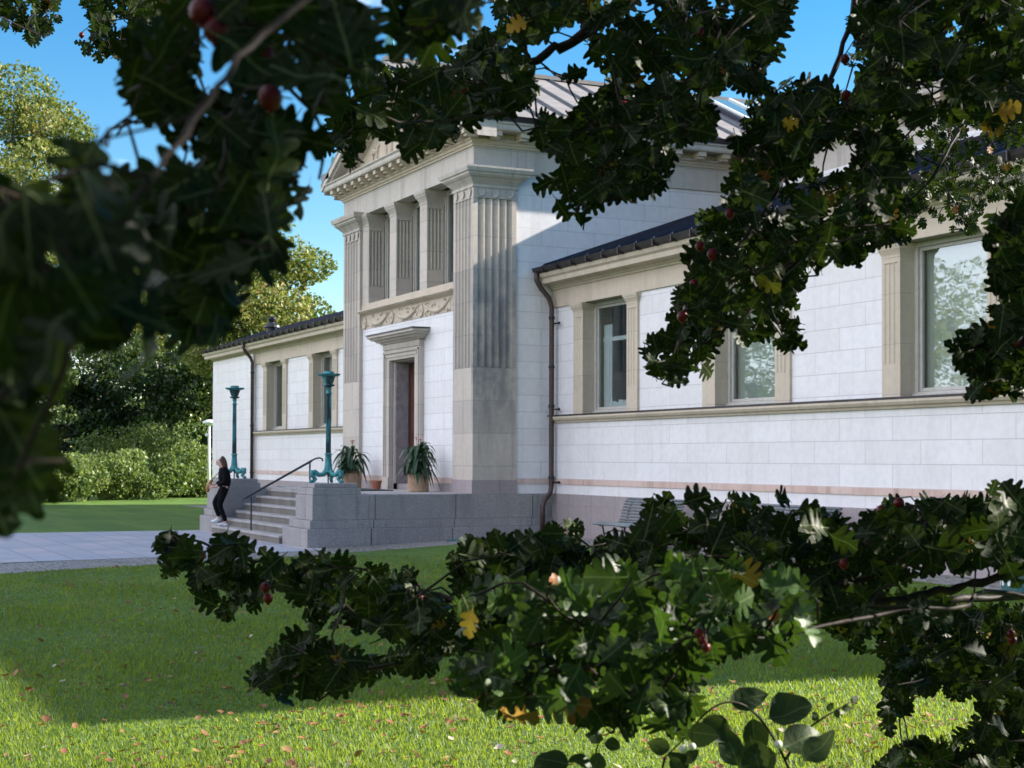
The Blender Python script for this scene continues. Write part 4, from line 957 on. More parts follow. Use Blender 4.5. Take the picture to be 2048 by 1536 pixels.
PX, PY, PZ = -6.10, -3.40, -0.833
PE = empty("person", (PX, PY, PZ), "woman in black jacket and trousers with white trainers walking down the steps", "person")
pf = np.array([-0.25, -0.968, 0.0]); pl_ = np.array([0.968, -0.25, 0.0])      # forward, her left
def b3(f, l, z): return np.array([PX, PY, PZ]) + pf * f + pl_ * l + np.array([0, 0, z])
J = dict(pel=(0.0, 0, 0.87), sp=(0.0, 0, 1.03), ch=(0.03, 0, 1.20), nk=(0.075, 0, 1.345), hd=(0.105, 0, 1.435), tp=(0.10, 0, 1.53),
         hl=(0.01, 0.085, 0.83), kl=(0.12, 0.09, 0.475), al=(-0.03, 0.085, 0.10), tl=(0.09, 0.09, 0.035),
         hr=(0.01, -0.085, 0.83), kr=(0.23, -0.09, 0.53), ar=(0.12, -0.085, 0.20), tr=(0.24, -0.09, 0.10),
         sl=(0.02, 0.17, 1.27), el=(-0.02, 0.225, 1.00), wl=(0.20, 0.19, 0.90), ml=(0.27, 0.17, 0.88),
         sr=(0.02, -0.17, 1.27), er=(0.02, -0.22, 1.01), wr=(0.24, -0.16, 0.93), mr=(0.30, -0.13, 0.91))
K = list(J); idx = {k: i for i, k in enumerate(K)}
ed = [('pel', 'sp'), ('sp', 'ch'), ('ch', 'nk'), ('nk', 'hd'), ('hd', 'tp'), ('pel', 'hl'), ('hl', 'kl'), ('kl', 'al'), ('al', 'tl'), ('pel', 'hr'), ('hr', 'kr'), ('kr', 'ar'), ('ar', 'tr'),
      ('ch', 'sl'), ('sl', 'el'), ('el', 'wl'), ('wl', 'ml'), ('ch', 'sr'), ('sr', 'er'), ('er', 'wr'), ('wr', 'mr')]
rd = dict(pel=0.085, sp=0.075, ch=0.11, nk=0.05, hd=0.085, tp=0.075, hl=0.08, kl=0.052, al=0.035, tl=0.03, hr=0.08, kr=0.052, ar=0.035, tr=0.03, sl=0.055, el=0.04, wl=0.026, ml=0.030, sr=0.055, er=0.04, wr=0.026, mr=0.030)
vs = [b3(*J[k]) for k in K]; es = [(idx[a], idx[c]) for a, c in ed]; ra = [rd[k] for k in K]
# nose, chin and five fingers a hand grow out of the same surface
def grow(frm, pts, rads):
    last = idx[frm] if isinstance(frm, str) else frm
    for p, r_ in zip(pts, rads):
        vs.append(b3(*p)); ra.append(r_); es.append((last, len(vs) - 1)); last = len(vs) - 1
grow('hd', [(0.205, 0, 1.425)], [0.016])
for sgn, (mf, ml_, mz) in ((1, J['ml']), (-1, J['mr'])):
    fr_ = 'ml' if sgn > 0 else 'mr'
    for k in range(4):
        o_ = (k - 1.5) * 0.019; ln = (0.030, 0.036, 0.033, 0.026)[k]
        grow(fr_, [(mf + 0.035, ml_ + o_ * 0.3, mz + o_), (mf + 0.035 + ln, ml_ - sgn * 0.012, mz + o_ - 0.008), (mf + 0.035 + ln * 1.3, ml_ - sgn * 0.032, mz + o_ - 0.014)], [0.010, 0.008, 0.006])
    grow(fr_, [(mf + 0.01, ml_ - sgn * 0.025, mz + 0.035), (mf + 0.04, ml_ - sgn * 0.035, mz + 0.045)], [0.010, 0.008])
body = skinned("body", vs, es, ra, "skin", PE, 2)
tv = [b3(*J[k]) for k in ('pel', 'hl', 'kl', 'al', 'hr', 'kr', 'ar')]; tv.append(b3(0.0, 0, 1.0))
skinned("trousers", tv, [(0, 1), (1, 2), (2, 3), (0, 4), (4, 5), (5, 6), (0, 7)], [(0.135, 0.13), 0.105, 0.070, 0.048, 0.105, 0.070, 0.048, 0.135], "black_cloth", PE)
jv = [b3(0.0, 0, 0.84), b3(0.0, 0, 1.05), b3(0.025, 0, 1.20), b3(0.06, 0, 1.31), b3(*J['sl']), b3(*J['el']), b3(0.17, 0.195, 0.915), b3(*J['sr']), b3(*J['er']), b3(0.20, -0.165, 0.94)]
skinned("jacket", jv, [(0, 1), (1, 2), (2, 3), (2, 4), (4, 5), (5, 6), (2, 7), (7, 8), (8, 9)], [(0.160, 0.145), (0.160, 0.145), (0.155, 0.14), 0.075, 0.085, 0.075, 0.05, 0.085, 0.075, 0.05], "black_cloth", PE)
hv = [b3(0.115, 0, 1.535), b3(0.07, 0, 1.515), b3(0.035, 0, 1.45), b3(0.02, 0, 1.36), b3(0.0, 0, 1.27), b3(-0.02, 0, 1.21)]
skinned("hair", hv, [(0, 1), (1, 2), (2, 3), (3, 4), (4, 5)], [0.078, (0.085, 0.09), (0.085, 0.09), (0.075, 0.088), (0.06, 0.08), (0.035, 0.055)], "hair", PE)
b = MB(); [b.ball(b3(0.185, s_ * 0.03, 1.455), 0.011) for s_ in (-1, 1)]; b.build("eye", "iron", PE)
b = MB(); b.tube([b3(0.188, -0.02, 1.385), b3(0.196, 0, 1.383), b3(0.188, 0.02, 1.385)], 0.006, 6); b.build("mouth", "petal_red", PE)
for a_, t_ in (('al', 'tl'), ('ar', 'tr')):
    A, T_ = np.array(J[a_]), np.array(J[t_])
    dz = -0.075 if a_ == 'al' else -0.065
    skinned("shoe", [b3(A[0] - 0.05, A[1], A[2] + dz + 0.005), b3(A[0] + 0.02, A[1], A[2] + dz + 0.01), b3(T_[0] - 0.01, T_[1], T_[2] + 0.012), b3(T_[0] + 0.07, T_[1], T_[2] - 0.002)], [(0, 1), (1, 2), (2, 3)], [0.038, (0.05, 0.045), (0.045, 0.042), (0.035, 0.028)], "shoe_white", PE)
BG = empty("shoulder_bag", tuple(b3(0.33, -0.16, 0.84)), "soft tan leather bag held in front by the woman", "bag")
bv = [b3(0.27, -0.17, 1.06), b3(0.33, -0.17, 0.98), b3(0.38, -0.17, 0.86), b3(0.385, -0.17, 0.76)]
skinned("bag_body", bv, [(0, 1), (1, 2), (2, 3)], [0.022, (0.045, 0.05), (0.05, 0.06), (0.03, 0.04)], "tan_leather", BG)
MB().tube([b3(0.26, -0.16, 1.07), b3(0.18, -0.17, 1.16), b3(0.09, -0.17, 1.26), b3(0.02, -0.17, 1.345)], 0.010, 6).build("strap", "tan_leather", BG)

# ------------------------------------------------------------------ trees, bushes
def crown_points(rad, seed, n, nl=46, lobe=0.30):
    g = np.random.default_rng(seed); R_ = np.array(rad)
    d = g.normal(size=(nl, 3)); d /= np.linalg.norm(d, axis=1)[:, None]; rr_ = g.uniform(0.25, 0.92, nl) ** 0.6
    C0 = d * rr_[:, None] * R_ * (0.88 + 0.2 * g.random((nl, 1)))
    lr = lobe * R_.mean() * g.uniform(0.55, 1.25, nl)
    k = g.choice(nl, n, p=lr ** 2 / (lr ** 2).sum()); u = g.normal(size=(n, 3)); u /= np.linalg.norm(u, axis=1)[:, None]
    sh = g.uniform(0.55, 1.0, n) ** 0.5 + g.normal(size=n) * 0.07
    P_ = C0[k] + u * (lr[k] * sh)[:, None] * np.array([1.15, 1.15, 0.72])
    hole = np.sin(P_ @ np.array([2.1, 1.3, 1.7]) + seed) + np.sin(P_ @ np.array([-1.7, 2.4, 1.1]) * 1.3)
    keep = g.random(n) < np.clip(1.1 + hole * 0.42, 0.05, 1)
    lt = g.random(nl)[k]
    return P_[keep], np.clip(0.6 * lt[keep] + 0.5 * g.random(keep.sum()) - 0.05, 0, 1), C0

CM = {}
def tree(name, label, cx, cy, cz, rad, mat, seed, n=15000, leaf=0.17, group="trees behind the lawn", lean=0.0, zb=-1.0, trunk_r=0.22):
    T = empty(name, (cx + lean, cy, zb), label, "tree", group)
    P_, tt, C0 = crown_points(rad, seed, n); P_ = P_ + np.array([cx, cy, cz])
    leaf_cloud("crown", P_, leaf, mat, T, tint=tt, up=0.35)
    b = MB(); top = np.array([cx, cy, cz]); base = np.array([cx + lean, cy, zb])
    mid = base * 0.5 + top * 0.5 + np.array([0.2, 0.1, 0])
    b.tube([base, base + (0, 0, 0.4), mid, top], [trunk_r * 1.3, trunk_r, trunk_r * 0.75, trunk_r * 0.3], 9)
    for i in range(min(16, len(C0))):
        p1 = C0[i] + top; t_ = 0.35 + 0.6 * (i / 16); p0 = mid * (1 - t_) + top * t_ - (0, 0, 0.3)
        b.tube([p0, (p0 + p1) / 2 + (0, 0, -0.2), p1], [trunk_r * 0.35, trunk_r * 0.22, 0.02], 6)
    b.build("trunk", "bark", T, smooth=True)
    return T
def tree_px(name, label, px, py, D, rx, ry, mat, seed, **k):
    c = at(px, py, D); s_ = D / F_PX
    return tree(name, label, c[0], c[1], c[2], (rx * s_, rx * s_, ry * s_), mat, seed, **k)

tree_px("tall_tree", "tall golden brown tree at the far left edge", 15, 330, 80, 175, 260, "tree_leaf_gold", 1, n=30000, leaf=0.21)
tree_px("tall_tree", "golden green tree just right of the tallest one", 190, 560, 86, 170, 200, "tree_leaf_gold", 2, n=24000, leaf=0.23)
tree_px("tall_tree", "yellow green tree rising behind the roof of the far wing", 492, 610, 67, 175, 200, "tree_leaf_gold", 3, n=30000, leaf=0.19)
tree_px("tall_tree", "pale green tree between the far wing and the dark trees", 300, 600, 92, 170, 180, "tree_leaf_green", 4, n=22000, leaf=0.25)
tree_px("glossy_tree", "dark glossy tree with a pale leaning trunk behind the bushes", 290, 790, 75, 160, 145, "tree_leaf_dark", 5, n=20000, leaf=0.21, lean=0.8, trunk_r=0.13)
tree_px("glossy_tree", "dark glossy tree left of the white lamp", 400, 790, 74, 100, 130, "tree_leaf_dark", 6, n=14000, leaf=0.21)
tree_px("glossy_tree", "dark glossy tree low at the left behind the near leaves", 110, 810, 73, 150, 150, "tree_leaf_dark", 7, n=18000, leaf=0.21)
# park trees on the far side of the lawn, mirrored in the museum windows
for i, (x, y, h) in enumerate(((-34, -40, 6.6), (-22, -36, 6.2), (-10, -42, 7), (2, -38, 6.4), (14, -44, 7), (-48, -44, 7), (-28, -52, 9), (-2, -54, 9), (-60, -36, 7), (-40, -28, 6))):
    tree("park_tree", "autumn park tree across the lawn, mirrored in the windows", x, y, h, (5.2, 5.2, 5.6), ("tree_leaf_gold", "tree_leaf_green")[i % 2], 20 + i, n=17000, leaf=0.20, group="park trees across the lawn")
# distant wood all round
g = np.random.default_rng(77); n = 34000; th = g.uniform(0, 2 * math.pi, n); rad_ = g.uniform(112, 132, n)
zt = 5.5 + 2.2 * np.sin(th * 9) + 1.5 * np.sin(th * 23 + 1) + g.normal(size=n) * 0.6
P_ = np.stack([rad_ * np.cos(th) - 5, rad_ * np.sin(th) - 5, -1 + (zt + 1) * g.random(n) ** 0.8], 1)
keep = (P_[:, 1] < 45)
tag(leaf_cloud("far_trees", P_[keep], 1.6, "tree_leaf_dark", None), kind="stuff")

def bush(name, label, px, D, h, r_, mat, seed, n=2600, leaf=0.10, dx=0.0):
    c = on(px, D, 'Z', -1.0); x, y = c[0] - dx * 0.9, c[1] + dx * 0.43
    T = empty(name, (x, y, -1), label, "bush", "bushes edging the far lawn")
    P_, tt, C0 = crown_points((r_, r_, h * 0.56), seed, n, 26, 0.36); P_ = P_ + np.array([x, y, -1 + h * 0.5]); P_[:, 2] = np.maximum(P_[:, 2], -0.99)
    leaf_cloud("foliage", P_, leaf, mat, T, tint=tt, up=0.5)
    b = MB()
    for i in range(7): b.tube([(x + 0.05 * i - 0.15, y, -1), tuple(C0[i] * 0.8 + np.array([x, y, -1 + h * 0.5]))], [0.025, 0.01], 5)
    b.build("stems", "bark", T); return T
for i, (px, fy_, h, r_, m_, lab, dx) in enumerate((
    (10, 1006, 1.7, 1.9, "bush_leaf", "low rounded bush at the left edge, half behind near leaves", 0),
    (100, 1003, 1.7, 1.8, "bush_leaf", "low sunlit bush second from the left edge", 0),
    (175, 1001, 1.9, 1.9, "bush_leaf", "broad sunlit bush in the middle of the row", 0),
    (250, 999, 1.8, 1.7, "bush_leaf", "yellowish bush just left of the taller one", 0),
    (320, 997, 1.6, 1.6, "bush_leaf", "fresh green bush in front of the tall leafy shrub", 0),
    (385, 994, 1.2, 1.3, "tree_leaf_green", "small dark bush beside the foot of the white lamp", 0),
    (320, 997, 3.4, 1.7, "bush_leaf", "tall leafy shrub rising behind the low bushes", 3.5),
    (200, 1000, 3.0, 2.2, "tree_leaf_green", "medium green shrub behind the broad sunlit bush", 3.8))):
    bush("bush", lab, px, fy_, h, r_, m_, 40 + i, n=5200, leaf=0.14, dx=dx)

# ------------------------------------------------------------------ grass and fallen leaves
def on_lawn(x, y):
    k = np.ones(len(x), bool)
    k &= ~((x > -8.2) & (x < 0.95) & (y > -16) & (y < 2))
    e = 7.6 + (y + 16) * (4.6 - 7.6) / 6.4; e2 = 4.6 + (y + 9.6) * (2.15 - 4.6) / 5.7; e3 = 2.15 + (y + 3.9) * (1.05 - 2.15) / 4.9
    edge = np.where(y < -9.6, e, np.where(y < -3.9, e2, e3)); k &= ~((x > -8.2) & (x < edge + 0.05 * np.sin(y * 9)) & (y < 2))
    k &= ~((y > 0.67 + 0.03 * np.sin(x * 7)) & (x > -27.5)); return k
def polar(n, r0, r1, p=1.0, seed=0, half=24):
    g = np.random.default_rng(seed); u = g.random(n)
    r_ = r0 * (r1 / r0) ** u if p == 1.0 else (r0 ** (1 - p) + u * (r1 ** (1 - p) - r0 ** (1 - p))) ** (1 / (1 - p))
    a = R(YAW) + R(g.uniform(-half, half, n)) if False else R(YAW) + np.radians(g.uniform(-half, half, n))
    x = CAM[0] - np.sin(a) * r_; y = CAM[1] + np.cos(a) * r_; return x, y, r_
x, y, r_ = polar(330000, 5.6, 27.0, 1.35, 5); k = on_lawn(x, y); x, y, r_ = x[k], y[k], r_[k]; n = len(x)
g = np.random.default_rng(6); az = g.uniform(0, 2 * math.pi, n); h = g.uniform(0.022, 0.055, n) * (0.8 + 0.35 * np.sin(x * 1.3) * np.sin(y * 1.7)); wd = (0.0022 + 0.00025 * r_) * g.uniform(0.7, 1.3, n); ln = g.uniform(0.15, 0.9, n) * h
z = gz(x, y); cx_, sy_ = np.cos(az), np.sin(az)
V = np.stack([np.stack([x - sy_ * wd, y + cx_ * wd, z], 1), np.stack([x + sy_ * wd, y - cx_ * wd, z], 1), np.stack([x + cx_ * ln, y + sy_ * ln, z + h], 1)], 1).reshape(-1, 3)
tag(mesh_np("grass", V, np.arange(n * 3).reshape(-1, 3), "grass_blade", tint=np.repeat(np.clip(g.random(n) ** 1.4 * 0.8 + 0.22 * np.sin(y * 3.4 + 0.35 * x + 1.5 * np.sin(x * 0.4)) + 0.15 * np.sin(x * 1.9 + 1 + np.sin(y * 1.1)) * np.sin(y * 2.3 + np.sin(x * 3.1)), 0, 1), 3)), kind="stuff")

def fold_leaves(n, seed, r0, r1, p):
    x, y, r_ = polar(n, r0, r1, p, seed); g = np.random.default_rng(seed + 1); k = on_lawn(x, y) | (g.random(n) < 0.12)
    k &= ~((x < 0.1) & (y > -3.6)) & ~((x > -0.4) & (y > 0.5)) & (g.random(n) < np.clip(0.45 + 0.45 * np.sin(x * 1.7 + 2) * np.sin(y * 1.3) + (r_ < 12) * 0.25, 0.1, 1)); x, y = x[k], y[k]; n = len(x)
    z = gz(x, y) + g.uniform(0.018, 0.04, n); az = g.uniform(0, 2 * math.pi, n); L = g.uniform(0.014, 0.036, n)
    d = np.stack([np.cos(az), np.sin(az), g.normal(size=n) * 0.25], 1); s_ = np.stack([-np.sin(az), np.cos(az), g.normal(size=n) * 0.3], 1)
    C_ = np.stack([x, y, z], 1); up = np.array([0, 0, 1.0]); rows = []
    for t_, w_, hgt in ((-1, 0.05, 0.25), (-0.5, 0.6, 0.05), (0.1, 0.75, 0), (0.6, 0.45, 0.08), (1.0, 0.04, 0.35)):
        c = C_ + d * (L * t_)[:, None] + up * (L * hgt)[:, None]
        rows += [c - s_ * (L * w_)[:, None] + up * (L * w_ * 0.45)[:, None], c, c + s_ * (L * w_)[:, None] + up * (L * w_ * g.uniform(0, 0.7, n))[:, None]]
    V = np.stack(rows, 1).reshape(-1, 3); b0 = np.arange(n) * 15; Fq = []
    for i in range(4):
        for j in range(2): Fq.append(np.stack([b0 + i * 3 + j, b0 + i * 3 + j + 1, b0 + i * 3 + j + 4, b0 + i * 3 + j + 3], 1))
    return mesh_np("fallen_leaves", V, np.concatenate(Fq), "fallen_leaf", tint=np.repeat(g.random(n), 15))
tag(fold_leaves(4200, 91, 6.2, 30, 1.25), kind="stuff")

# ------------------------------------------------------------------ HAWTHORN in the foreground
_o = [(.012, 0), (.014, .16), (.05, .22), (.13, .28), (.24, .30), (.33, .345), (.385, .40), (.375, .45), (.30, .47), (.22, .475), (.15, .495), (.20, .54), (.30, .56), (.37, .62), (.375, .68), (.33, .72),
      (.24, .715), (.15, .70), (.13, .735), (.18, .78), (.235, .83), (.225, .89), (.17, .925), (.10, .94), (.055, .985), (.0, 1.0)]
_m = [0, .16, .19, .22, .245, .28, .32, .36, .40, .44, .48, .51, .54, .57, .60, .63, .66, .69, .72, .76, .81, .86, .90, .94, .975, 1.0]
LX = np.array([-a for a, _ in _o] + [0.0] * len(_o) + [a for a, _ in _o]); LY = np.array([v for _, v in _o] + _m + [v for _, v in _o]); NLF = len(_o)
LF = np.array([(i, NLF + i, NLF + i + 1, i + 1) for i in range(NLF - 1)] + [(NLF + i, 2 * NLF + i, 2 * NLF + i + 1, NLF + i + 1) for i in range(NLF - 1)])
_ov = [(.01, 0), (.012, .10), (.14, .16), (.26, .27), (.325, .42), (.31, .57), (.24, .73), (.13, .88), (.04, .97), (0, 1)]
OX = np.array([-a for a, _ in _ov] + [0.0] * len(_ov) + [a for a, _ in _ov]); OY = np.array([v for _, v in _ov] * 3); NO = len(_ov)
OF = np.array([(i, NO + i, NO + i + 1, i + 1) for i in range(NO - 1)] + [(NO + i, 2 * NO + i, 2 * NO + i + 1, NO + i + 1) for i in range(NO - 1)])

def leaf_mesh(name, base, d, nrm, L, mat, parent, tint, X=LX, Y=LY, Fc=LF, g=rng):
    n = len(base); d = d / np.linalg.norm(d, axis=1)[:, None]
    s_ = np.cross(d, nrm); s_ /= np.linalg.norm(s_, axis=1)[:, None] + 1e-9; w = np.cross(s_, d)
    fold = g.uniform(-0.15, 0.55, n)[:, None]; curl = g.uniform(-0.15, 0.35, n)[:, None]; asym = g.uniform(0.85, 1.15, n)[:, None]; wave = g.uniform(0, 0.07, n)[:, None]; ph = g.uniform(0, 6, n)[:, None]; wid = g.uniform(0.85, 1.15, n)[:, None]
    x = X[None, :] * wid * np.where(X[None, :] > 0, asym, 2 - asym); y = np.repeat(Y[None, :], n, 0); z = fold * np.abs(x) - curl * y * y + wave * np.sin(9 * y + 7 * x + ph)
    y = y * (1 - 0.25 * np.abs(curl) * y)
    V = base[:, None, :] + L[:, None, None] * (s_[:, None, :] * x[:, :, None] + d[:, None, :] * y[:, :, None] + w[:, None, :] * z[:, :, None])
    k = len(X); Fq = (Fc[None] + (np.arange(n) * k)[:, None, None]).reshape(-1, 4)
    uv = np.stack([np.tile(X, n), np.tile(Y, n)], 1)
    return mesh_np(name, V.reshape(-1, 3), Fq, mat, parent, tint=np.repeat(tint, k), uv=uv, smooth=False)

def inpoly(px, py, poly):
    px, py = np.asarray(px, float), np.asarray(py, float); ins = np.zeros(px.shape, bool); n = len(poly); j = n - 1
    for i in range(n):
        xi, yi = poly[i]; xj, yj = poly[j]
        c = ((yi > py) != (yj > py)) & (px < (xj - xi) * (py - yi) / ((yj - yi) + 1e-12) + xi); ins ^= c; j = i
    return ins

TRK = CAM + FWD * 1.5 + RGT * 2.3; tkx, tky = float(TRK[0]), float(TRK[1])
HT = empty("hawthorn_tree", (tkx, tky, -1.0), "hawthorn tree with lobed dark leaves and red berries whose boughs frame the view", "tree")
b = MB(); tz = [(-1.0, 0.17), (-0.85, 0.13), (0.0, 0.11), (0.9, 0.10), (1.9, 0.06), (2.7, 0.025)]
b.tube([(tkx + 0.06 * math.sin(z * 2), tky + 0.05 * math.cos(z * 3), z) for z, _ in tz], [r_ for _, r_ in tz], 12); b.build("trunk", "bark", HT, smooth=True)
def trunk_at(z): return np.array([tkx + 0.06 * math.sin(z * 2), tky + 0.05 * math.cos(z * 3), z])

def smooth_path(P_, k=6):
    P_ = [np.array(p, float) for p in P_]; out = []
    for i in range(len(P_) - 1):
        p0, p1, p2, p3 = P_[max(i - 1, 0)], P_[i], P_[i + 1], P_[min(i + 2, len(P_) - 1)]
        for t_ in np.linspace(0, 1, k, endpoint=False):
            out.append(0.5 * ((2 * p1) + (-p0 + p2) * t_ + (2 * p0 - 5 * p1 + 4 * p2 - p3) * t_ ** 2 + (-p0 + 3 * p1 - 3 * p2 + p3) * t_ ** 3))
    return out + [P_[-1]]

HOLE = -0.62
def bough(seed, branches, polys, gaps, L0, ncl, dj, leaf_mat="hawthorn_leaf", berries=(), per=(3, 5), label=None, face=0.75, tw=0.0011, hang=0.25, tmax=1.0, hole=-0.55):
    """branches: list of (points [(px,py,dist)], r0, r1, z of trunk or None); polys: [(polygon, dist, weight)]"""
    g = np.random.default_rng(seed); nodes = []; wood = MB()
    for pts, r0, r1, zt in branches:
        P_ = [at(*p) for p in pts]
        if zt is not None: P_ = [trunk_at(zt)] + P_
        S_ = smooth_path(P_, 7); S_ = [s_ + g.normal(size=3) * r0 * 0.25 for s_ in S_]; n = len(S_)
        rr_ = [r0 + (r1 - r0) * (i / (n - 1)) ** 0.8 for i in range(n)]; rr_ = [q * (1 + 0.12 * g.normal()) for q in rr_]
        wood.tube(S_, rr_, 8); k0 = 7 if zt is not None else 0; nodes += S_[k0:]
    nodes = np.array(nodes); cl = []; cp = []
    A_ = []; 
    for poly, D, w_ in polys:
        q = np.array(poly); area = 0.5 * abs(np.dot(q[:, 0], np.roll(q[:, 1], 1)) - np.dot(q[:, 1], np.roll(q[:, 0], 1))); A_.append(area * w_)
    A_ = np.array(A_) / sum(A_)
    for (poly, D, w_), fr in zip(polys, A_):
        q = np.array(poly, float); need = int(ncl * fr); lo, hi = q.min(0), q.max(0); tries = 0; got = 0
        while got < need and tries < 60:
            c = g.uniform(lo, hi, (need, 2)); ok = inpoly(c[:, 0], c[:, 1], poly)
            for gp in gaps: ok &= ~inpoly(c[:, 0], c[:, 1], gp)
            for c_ in c[ok][:need - got]:
                d_ = D * (1 + g.normal() * dj); cl.append(at(c_[0], c_[1], d_)); cp.append((poly, d_)); got += 1
            tries += 1
    cl = np.array(cl); cl = cl[(np.sin(cl @ np.array([61., 47, 53])) + np.sin(cl @ np.array([-43., 59, 71]) + seed) + g.normal(size=len(cl)) * 0.3) > hole]; n = len(cl)
    # grow twigs: every shoot joins the nearest wood already grown
    pool = nodes.copy(); dist = np.linalg.norm(cl[:, None] - pool[None], axis=2); near = dist.argmin(1); dm = dist.min(1); src = pool[near]; left = np.ones(n, bool)
    for _ in range(n):
        i = np.where(left, dm, 1e9).argmin(); left[i] = False
        p0, p1 = src[i], cl[i]; v = p1 - p0; m_ = (p0 + p1) / 2 + g.normal(size=3) * np.linalg.norm(v) * 0.12
        if np.linalg.norm(v) < 0.5 * tmax: wood.tube([p0, m_, p1], [tw * 1.5, tw * 1.2, tw], 5, cap=False)
        for t_ in (0.5, 1.0):
            q_ = p0 * (1 - t_) + p1 * t_; dd = np.linalg.norm(cl - q_, axis=1); up_ = left & (dd < dm); dm[up_] = dd[up_]; src[up_] = q_
    T = wood.build("bough", "twig", HT, smooth=True, label=label)
    base, dr_, nm, LL = [], [], [], []
    for i in range(n):
        C_ = cl[i]; toc = CAM - C_; toc /= np.linalg.norm(toc)
        for _ in range(g.integers(per[0], per[1])):
            for _t in range(5):
                a = g.uniform(0, 2 * math.pi); d_ = RGT * math.cos(a) + UPV * (math.sin(a) - hang) + FWD * g.normal() * 0.4; d_ /= np.linalg.norm(d_); L = L0 * g.uniform(0.62, 1.22)
                tip = C_ + d_ * L * 0.85; m2 = C_ + d_ * L * 0.5
                tx, ty, _z = project(tip); mx_, my_, _z = project(m2)
                if not any(inpoly([tx * .7 + mx_ * .3], [ty * .7 + my_ * .3], pp)[0] for pp, _, _ in polys): continue
                lw_ = np.array([-(ty - my_), tx - mx_]) * 0.8; ox, oy = np.array([tx, mx_, mx_ + lw_[0], mx_ - lw_[0], (tx + mx_) / 2 + lw_[0] * .8, (tx + mx_) / 2 - lw_[0] * .8]), np.array([ty, my_, my_ + lw_[1], my_ - lw_[1], (ty + my_) / 2 + lw_[1] * .8, (ty + my_) / 2 - lw_[1] * .8])
                if any(inpoly(ox, oy, gp).any() for gp in gaps): continue
                okk = np.zeros(6, bool)
                for pp, _, _ in polys: okk |= inpoly(ox, oy, pp)
                if okk.sum() < (5 if seed in (110, 112) else 3): continue
                nn_ = toc * face * 1.5 * (1 if g.random() < 0.7 else -1) + np.array([0, 0, 0.4]) + g.normal(size=3) * 0.5
                base.append(C_ + g.normal(size=3) * 0.004); dr_.append(d_); nm.append(nn_); LL.append(L); break
    base, dr_, nm, LL = map(np.array, (base, dr_, nm, LL))
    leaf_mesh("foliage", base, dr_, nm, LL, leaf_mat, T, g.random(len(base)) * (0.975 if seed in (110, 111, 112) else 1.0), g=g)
    for (px, py, D, r_) in berries:
        c = at(px, py, D); j = np.linalg.norm(cl - c, axis=1).argmin(); q = cl[j]
        bm = MB(); bm.ball(c, r_, 14, 9, (1, 1, 1.08)); bm.tube([c + (0, 0, -r_ * 1.05), c + (0, 0, -r_ * 1.3)], [r_ * 0.35, r_ * 0.25], 7)
        be = bm.build("berry", "berry_red", T, smooth=True)
        if np.linalg.norm(q - c) < 0.07: MB().tube([c + (0, 0, r_ * 0.9), (c + q) / 2 + (0, 0, 0.012), q], 0.0009, 5, cap=False).build("stalk", "twig", be)
    return T, len(base)

# left arm and main mass of the lower bough
low_L = [(310, 1062), (345, 1058), (395, 1098), (430, 1075), (445, 1055), (500, 1060), (485, 1105), (560, 1110), (640, 1108), (665, 1128), (700, 1118), (780, 1130), (835, 1150), (830, 1175), (900, 1180), (905, 1110), (930, 1072), (1000, 1075), (1060, 1085), (1150, 1040), (1160, 1400),
         (1040, 1390), (900, 1310), (850, 1345), (800, 1345), (700, 1365), (650, 1415), (600, 1385), (560, 1410), (545, 1372), (482, 1392), (510, 1335), (560, 1290), (640, 1245), (590, 1195), (540, 1180), (520, 1185), (450, 1248), (420, 1240), (435, 1205), (385, 1190), (405, 1150), (330, 1145), (318, 1105)]
low_gap = [[(655, 1250), (760, 1262), (800, 1300), (690, 1290)], [(850, 1180), (900, 1150), (905, 1190)]]
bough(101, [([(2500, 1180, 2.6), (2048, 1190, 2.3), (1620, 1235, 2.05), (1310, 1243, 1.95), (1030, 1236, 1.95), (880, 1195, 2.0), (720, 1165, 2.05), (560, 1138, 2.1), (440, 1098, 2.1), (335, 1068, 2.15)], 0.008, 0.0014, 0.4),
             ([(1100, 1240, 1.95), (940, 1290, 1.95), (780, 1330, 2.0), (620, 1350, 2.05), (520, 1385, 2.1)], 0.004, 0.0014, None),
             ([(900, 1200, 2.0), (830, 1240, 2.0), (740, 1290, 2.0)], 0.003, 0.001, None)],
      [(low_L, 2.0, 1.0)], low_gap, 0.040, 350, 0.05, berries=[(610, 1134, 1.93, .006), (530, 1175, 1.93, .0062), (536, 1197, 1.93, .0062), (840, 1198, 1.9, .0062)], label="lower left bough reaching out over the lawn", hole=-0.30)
low_R = [(1040, 1085), (1100, 1048), (1125, 1030), (1180, 1065), (1230, 1080), (1280, 1035), (1268, 1000), (1310, 975), (1370, 1035), (1390, 995), (1430, 975), (1505, 978), (1520, 1000), (1560, 1010), (1620, 1010), (1700, 1040), (1745, 1015), (1790, 965), (1810, 1005), (1850, 1010), (1890, 985), (1960, 1010), (1985, 975), (2060, 985), (2060, 1100), (2030, 1180), (1960, 1200),
         (1930, 1230), (1860, 1240), (1780, 1230), (1700, 1300), (1660, 1260), (1640, 1230), (1600, 1270), (1490, 1300), (1400, 1330), (1200, 1340), (1100, 1330), (1040, 1200)]
